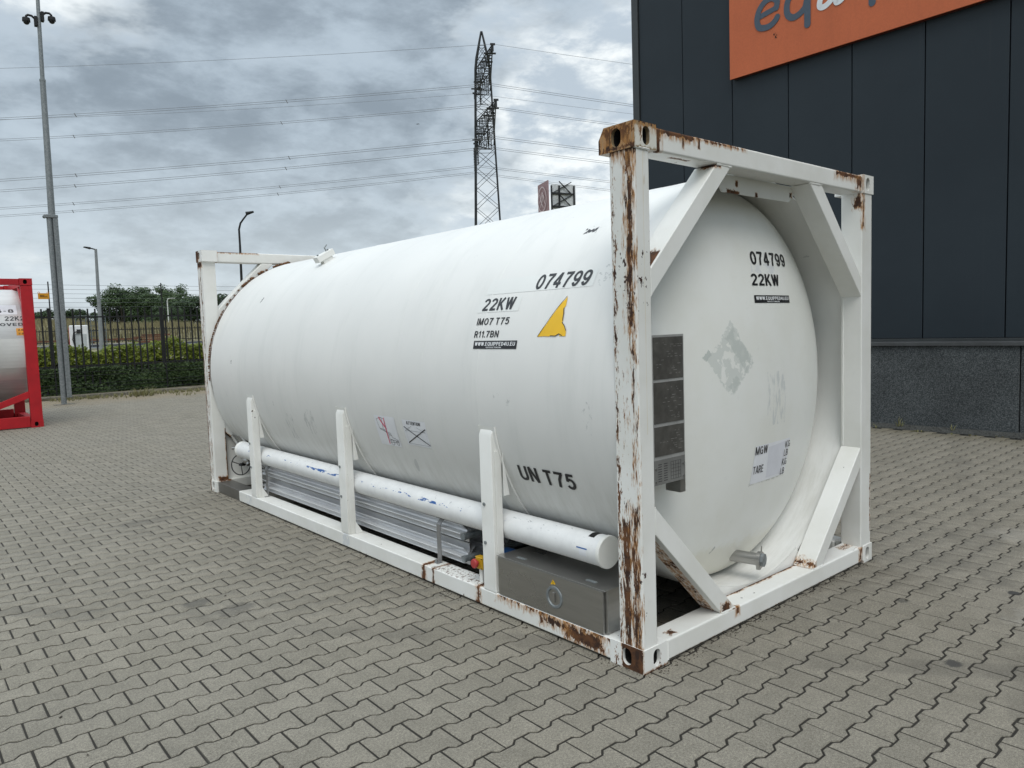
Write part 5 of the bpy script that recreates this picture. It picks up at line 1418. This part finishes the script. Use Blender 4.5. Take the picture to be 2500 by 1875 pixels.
def bank():
    mb = MB(); xs = np.linspace(-40, 70, 90); ys = [68, 70, 72, 75, 79, 90, 110]; zs = [1.4, 2.2, 2.7, 2.95, 2.9, 2.5, 1.7]
    for j, (y, z) in enumerate(zip(ys, zs)):
        for x in xs: mb.v.append((x, y, z + (.22 * math.sin(x * .23) + .15 * math.sin(x * .71 + 1)) * (1 if 0 < j < 6 else 0)))
    k = len(xs); mb.f = [(j * k + i, j * k + i + 1, (j + 1) * k + i + 1, (j + 1) * k + i) for j in range(len(ys) - 1) for i in range(k - 1)]
    def _b(t):
        v = t.pos(); n = t.noise(v, .5, 6, .7); n2 = t.noise(v, 5, 5, .7)
        c = t.mix(n.ss(.4, .62), (.165, .15, .085), (.235, .21, .125)); c = t.mix(n2.ss(.4, .7) * .6, c, (.07, .08, .035))
        return {'Base Color': c, 'Roughness': .95}
    o = mb.build('grass_bank', mat('dune_bank', _b), smooth=True); struct(o)
    g = MB()
    for _ in range(9000):
        x = random.uniform(-2, 34); y = random.uniform(68, 76); z = float(np.interp(y, ys, zs)) + .22 * math.sin(x * .23) + .15 * math.sin(x * .71 + 1) - .1
        h = random.uniform(.3, .85); w = random.uniform(.03, .07); a = random.uniform(-.3, .3)
        g.add([(x - w, y, z), (x + w, y, z), (x + a, y + random.uniform(-.2, .2), z + h)], [(0, 1, 2)])
    o = g.build('dune_grass', leaf_mat('dune_grass_blades', (.155, .14, .07), (.30, .265, .15), .2)); stuff(o)
bank()

# ------------------------------------------------------------------ trees
tree_leaf = leaf_mat('tree_leaves', (.030, .060, .024), (.105, .155, .065), .2)
tree_leaf2 = leaf_mat('tree_leaves_dark', (.020, .042, .018), (.065, .100, .042), .15)
bark = simple('bark', (.06, .05, .04), .9, var=.3)
def crown_mesh(name, w, h, n, seed, mt):
    r_ = np.random.default_rng(seed); pts = []; nr = []
    nb = 34
    for b in range(nb):
        a = r_.uniform(0, 2 * math.pi); zz = r_.uniform(.02, 1.0); rad = w * .5 * (1 - .75 * max(0, zz - .35) ** 1.5) * r_.uniform(.2, .95)
        c = np.array([math.cos(a) * rad, math.sin(a) * rad, h * zz * .93]); s = np.array([w * .17, w * .17, h * .10]) * r_.uniform(.6, 1.25)
        m = n // nb; d = r_.normal(0, 1, (m, 3)); d /= np.linalg.norm(d, axis=1)[:, None]; q = d * (r_.uniform(.25, 1, (m, 1)) ** .5)
        pts.append(c + q * s); nr.append(d + np.array([0, 0, .5]))
    P_ = np.concatenate(pts); N_ = np.concatenate(nr)
    return leaf_mesh(name, P_, N_, w * .022, mt)
def trees():
    kinds = [(crown_mesh('crown', 7, 8.2, 7000, 1, tree_leaf), 7, 8.2), (crown_mesh('crown', 8, 7.0, 7000, 2, tree_leaf2), 8, 7.0), (crown_mesh('crown', 6, 9, 7000, 3, tree_leaf), 6, 9)]
    # pixel x, top pixel y, distance, kind, width factor
    spec = [(268, 706, 140, 0, 1.0, 'rounded grey green tree at the left end of the far grove'), (292, 697, 138, 2, 1.0, 'tallest grey green tree at the left of the far grove'), (322, 702, 142, 0, 1.05, 'broad tree third from the left in the far grove'),
            (345, 712, 146, 1, 1.0, 'lower dark tree in the middle of the far grove'), (372, 716, 136, 0, .9, 'dark tree behind the thin pale lamp in the far grove'), (395, 699, 132, 2, 1.0, 'upright tree right of the middle of the far grove'), (428, 706, 140, 0, 1.0, 'tree beside the last tall one in the far grove'),
            (447, 698, 134, 2, .85, 'slim upright tree near the right end of the far grove'), (470, 726, 128, 1, 1.0, 'low dark tree beside the white frame post'), (545, 718, 130, 1, 1.0, 'dark tree seen through the frame of the white container'),
            (390, 745, 100, 1, .62, 'bushy dark tree standing in front of the far grove'), (420, 752, 98, 1, .6, 'second bushy dark tree in front of the far grove'),
            (110, 757, 150, 1, .9, 'small far tree between red container and mast'), (180, 754, 150, 1, .8, 'small far tree right of the mast'), (232, 762, 150, 1, .6, 'lowest far tree behind the straight lamp'), (40, 752, 150, 0, 1, 'far tree behind the red container')]
    for u, v, D, k, wf, lab in spec:
        d = px(u, v); d = d / math.hypot(d.x, d.y); top = CP + d * D
        me, w, h = kinds[k]
        zb = 1.6; hh = top.z - zb; s = hh / (h + .7)
        t = thing('tree', lab, 'tree', (top.x, top.y, zb), random.uniform(0, 6), 'far trees beyond the dune')
        c = bpy.data.objects.new('crown', me); COL.objects.link(c); c.parent = t; c.location = (0, 0, .5 * s); c.scale = (s * wf * 1.3, s * wf * 1.3, s * 1.04)
        tr = MB().tube([(0, 0, -.3), (.1, 0, hh * .3), (0, .1, hh * .7)], .28 * s, 8, r1=.08 * s)
        for a in range(4): tr.tube([(0, 0, hh * .25), (math.cos(a * 1.6) * 1.6 * s, math.sin(a * 1.6) * 1.6 * s, hh * .6)], .1 * s, 6, r1=.04 * s)
        tr.build('trunk', bark, t, smooth=True)
trees()

# ================================================================== PYLON AND POWER LINES
PD = 120.0
def dirxy(u, v=700): d = px(u, v); k = math.hypot(d.x, d.y); return Vector((d.x / k, d.y / k, 0))
PB = CP + dirxy(1197) * PD; PB.z = 0
VD = dirxy(1197); VL = Vector((VD.y, -VD.x, 0))               # away from the camera / to the right
ARM = (-VD + VL * .14).normalized()                           # arms point nearly at the camera
SIDE = Vector((ARM.y, -ARM.x, 0))
dark_steel = simple('lattice_steel', (.018, .02, .022), .7)
def pylon():
    t = thing('transmission_pylon', 'tall dark lattice pylon with two arm levels carrying the power lines', 'pylon', PB)
    rot = R(9)
    e1 = (ARM * math.cos(rot) + SIDE * math.sin(rot)); e2 = Vector((e1.y, -e1.x, 0))
    def wd(z): return np.interp(z, [0, 18, 33, 41.9, 43.6, 47.9], [5.6, 3.9, 2.9, 2.3, 1.9, .10]) / 2
    def C(k, z): s1, s2 = ((1, 1), (1, -1), (-1, -1), (-1, 1))[k % 4]; return e1 * s1 * wd(z) + e2 * s2 * wd(z) + Vector((0, 0, z))
    lev = [0, 5, 9.5, 13.5, 17.2, 20.6, 23.8, 26.8, 29.6, 32, 34.2, 36.4, 38.6, 40.3, 41.9, 43.6, 45.6, 47.9]
    mb = MB()
    for k in range(4):
        for a, b in zip(lev[:-1], lev[1:]): mb.bar(C(k, a), C(k, b), .20)
    mb.build('leg_angle', dark_steel, t)
    mb = MB()
    for a, b in zip(lev[:-1], lev[1:]):
        for k in range(4):
            mb.bar(C(k, a), C(k + 1, b), .065); mb.bar(C(k + 1, a), C(k, b), .065)
            if b > 28: mb.bar(C(k, b), C(k + 1, b), .065)
    mb.build('bracing', dark_steel, t)
    for h, L, dz in ((41.9, 11.1, 3.3), (33.75, 12.5, 3.6)):
        for sg in (1, -1):
            mb = MB(); tip = ARM * sg * L + Vector((0, 0, h))
            w = wd(h)
            bl = [ARM * sg * w + SIDE * s * w + Vector((0, 0, h)) for s in (1, -1)]; tp = [ARM * sg * w + SIDE * s * w * .8 + Vector((0, 0, h - dz)) for s in (1, -1)]
            for s in (0, 1): mb.bar(bl[s], tip, .12); mb.bar(tp[s], tip - Vector((0, 0, .3)), .12)
            n = 7
            for i in range(n):
                f0, f1 = i / n, (i + 1) / n
                A = [q.lerp(tip, f0) for q in bl]; B = [q.lerp(tip, f1) for q in bl]; Cc = [q.lerp(tip, f0) for q in tp]; D = [q.lerp(tip, f1) for q in tp]
                mb.bar(A[0], B[1], .07); mb.bar(A[0], A[1], .08); mb.bar(Cc[0], Cc[1], .08)
                for s in (0, 1): mb.bar(A[s], Cc[s], .07); mb.bar(Cc[s], B[s], .07)
            mb.bar(tip - SIDE * .35, tip + SIDE * .35, .25); mb.bar(tip - Vector((0, 0, 1.0)), tip, .2)
            # platforms and plates hanging in the arm
            for f in (.35, .7): p = ARM * sg * (w + (L - w) * f) + Vector((0, 0, h - .2)); mb.bar(p - SIDE * .9, p + SIDE * .9, .35, .16)
            mb.build('cross_arm', dark_steel, t)
    return t
PY = pylon()
def lines():
    gr = 'overhead power lines on the pylon'
    # name, left-edge y, pylon y, right x, right y, z of attachment, bundle, ordinal
    W_ = [(167, 107, 1500, 151, 41.9, 1, 'topmost'), (288, 203, 1500, 249, 37.8, 2, 'second from the top'), (292, 228, 1500, 273, 41.9, 1, 'thin third from the top'), (340, 255, 1500, 302, 37.8, 2, 'fourth from the top'),
          (438, 333, 1460, 365, 29.4, 2, 'fifth from the top'), (464, 358, 1460, 392, 29.4, 2, 'sixth from the top'), (507, 403, 1481, 441, 29.4, 2, 'seventh from the top'), (526, 419, 1481, 462, 29.4, 2, 'lowest')]
    wm = simple('conductor', (.15, .155, .165), .6)
    ins = simple('insulator', (.03, .032, .035), .4)
    n = VD.copy()
    for yl, yp, xr, yr, z, nb, lab in W_:
        d = px(1197, yp); d = d / math.hypot(d.x, d.y); D = (z - CP.z) / d.z; D = max(106.5, min(134.5, D))
        A = CP + d * D
        off = -(D - PD)                                      # along ARM (towards the camera is positive)
        A = PB + ARM * off + Vector((0, 0, A.z)); A.z = CP.z + d.z * D
        Lp = on_plane(0, yl, A, n); Mp = on_plane(600, yl + (yp - yl) * 600 / 1197 + 6.5, A, n); Rp = on_plane(xr, yr, A, n)
        def par(p): return (p - A).dot(VL)
        s1, z1, s2, z2 = par(Lp), Lp.z - A.z, par(Mp), Mp.z - A.z
        b = (z1 / s1 - z2 / s2) / (s1 - s2); a = z1 / s1 - b * s1
        ar = (Rp.z - A.z) / par(Rp) - b * par(Rp)
        t = thing('power_line', '%s power line strung from the lattice pylon across the sky' % lab, 'power line', A, 0, gr)
        for k in range(nb):
            o = Vector((0, 0, -.28 * k))
            sL = np.linspace(0, s1 * 1.5, 30); sR = np.linspace(0, 75, 14)[1:]
            pts = [VL * s + Vector((0, 0, a * s + b * s * s)) + o for s in sL][::-1] + [VL * s + Vector((0, 0, ar * s + b * s * s)) + o for s in sR]
            MB().tube(pts, .027 if nb > 1 else .022, 5).build('conductor', wm, t, smooth=True)
        if nb > 1:
            for f in (.42, .85): 
                s = s1 * f; MB().bar(VL * s + Vector((0, 0, a * s + b * s * s + .08)), VL * (s + .25) + Vector((0, 0, a * s + b * s * s - .42)), .10).build('spacer', wm, t)
            prof = []
            top = 41.7 if z > 35 else 33.55
            k = A.z + .1
            h = top - k
            nn = max(6, int(h / .26))
            for i in range(nn): zz = .1 + h * i / nn; prof += [(.06, zz), (.20, zz + h / nn * .5), (.06, zz + h / nn * .95)]
            MB().lathe(prof, (0, 0, 0), axis='z', n=10).build('insulator', ins, t)
lines()

# ================================================================== FAR BILLBOARD TOWER
def billboard():
    c0 = on_plane(1338, 441, PB * .75 + Vector((0, 0, 0)), VD)
    d = px(1338, 441); d /= math.hypot(d.x, d.y); P0 = CP + d * 90
    t = thing('billboard_tower', 'far triangular billboard with a red emblem panel on a mast behind the white tank', 'billboard', (P0.x, P0.y, 1.0))
    zt = P0.z - 1.0; h = 6.2
    a = R(18)
    d1 = (VL * -.30 + VD * -.95).normalized(); d2 = (VL * .96 + VD * .28).normalized()
    d1 = (VL * -.27 + VD * .96).normalized() 
    def slab(dv, L, z0, z1, th, mt, name, s0=0.0):
        nn = Vector((dv.y, -dv.x, 0)) * th
        p, q = dv * s0, dv * (s0 + L)
        vs = [(*(w + e)[:2], z) for z in (z0, z1) for w in (p, q) for e in (Vector(), nn)]
        return MB().add(vs, [(0, 1, 3, 2), (4, 6, 7, 5), (0, 4, 5, 1), (2, 3, 7, 6), (0, 2, 6, 4), (1, 5, 7, 3)]).build(name, mt, t)
    redm = simple('faded_red', (.33, .205, .21), .6); wh = simple('panel_back', (.52, .54, .55), .6)
    # red face seen edge-on from the left: runs away from the corner
    s = slab(d1, 3.6, zt - h, zt + .1, .12, redm, 'emblem_panel', .15)
    nl = Vector((-d1.y, d1.x, 0))
    if nl.dot(CP - P0) < 0: nl = -nl
    fn = lambda u, v: d1 * u + Vector((0, 0, v)) + nl * .135
    cx, cz, r = 1.95, zt - 1.9, 1.45
    ringp = [(cx + r * math.cos(q), cz + r * math.sin(q)) for q in np.linspace(0, 2 * math.pi, 33)[:-1]]
    pk = simple('pale_emblem', (.60, .48, .48), .5)
    strokes_obj([(ringp, .16, True), (bez([(cx - .9, cz - .6), (cx - .3, cz + .5), (cx + .1, cz - .4), (cx + .8, cz + .7)]), .18, False), (bez([(cx - .8, cz + .1), (cx - .1, cz + .8), (cx + .3, cz + .2), (cx + .9, cz - .3)]), .15, False), (bez([(cx - .4, cz - 1), (cx + .2, cz - .5), (cx + .6, cz - .9)]), .15, False)], fn, pk, s, 'emblem')
    slab(d2, 3.1, zt - h - .3, zt - .45, .12, wh, 'back_panel', .35)
    mb = MB(); nb = Vector((-d2.y, d2.x, 0))
    if nb.dot(CP - P0) < 0: nb = -nb
    for z in np.arange(zt - h, zt - .3, 1.55):
        mb.bar(d2 * .2 + nb * .9 + Vector((0, 0, z)), d2 * 3.2 + nb * .16 + Vector((0, 0, z)), .14); mb.bar(d2 * .3 + nb * .16 + Vector((0, 0, z)), d2 * 3.3 + nb * .16 + Vector((0, 0, z)), .14)
        mb.bar(d2 * .3 + nb * .3 + Vector((0, 0, z)), d2 * 2.9 + nb * .18 + Vector((0, 0, z + 1.4)), .10); mb.bar(d2 * 2.9 + nb * .18 + Vector((0, 0, z)), d2 * 1.2 + nb * .5 + Vector((0, 0, z + 1.4)), .10)
    for s_ in (.3, 1.3, 3.2): mb.bar(d2 * s_ + nb * .25 + Vector((0, 0, zt - h)), d2 * s_ + nb * .25 + Vector((0, 0, zt - .6)), .15)
    mb.build('truss', dark_steel, t)
    MB().tube([(d2.x * 1.2, d2.y * 1.2, 0), (d2.x * 1.2, d2.y * 1.2, zt - h + 1)], .45, 14).build('mast', simple('mast_grey', (.3, .32, .33), .6), t, smooth=True)
billboard()

# bird over the pylon line
def bird():
    p = CP + px(1020, 303).normalized() * 60
    t = MB(); r = VL; u = Vector((0, 0, 1))
    t.add([p - r * .16 - u * .03, p - r * .07 + u * .04, p + u * .0, p + r * .07 + u * .05, p + r * .15 - u * .01, p + r * .05 - u * .005, p - u * .03, p - r * .05 - u * .005], [(0, 1, 7), (1, 2, 6, 7), (2, 3, 5, 6), (3, 4, 5)])
    t.tube([p - VD * .09, p, p + VD * .11], .02, 6)
    o = t.build('bird', simple('bird_dark', (.04, .04, .04), .8)); tag(o, 'small dark bird gliding below the cloud near the pylon', 'bird')
bird()
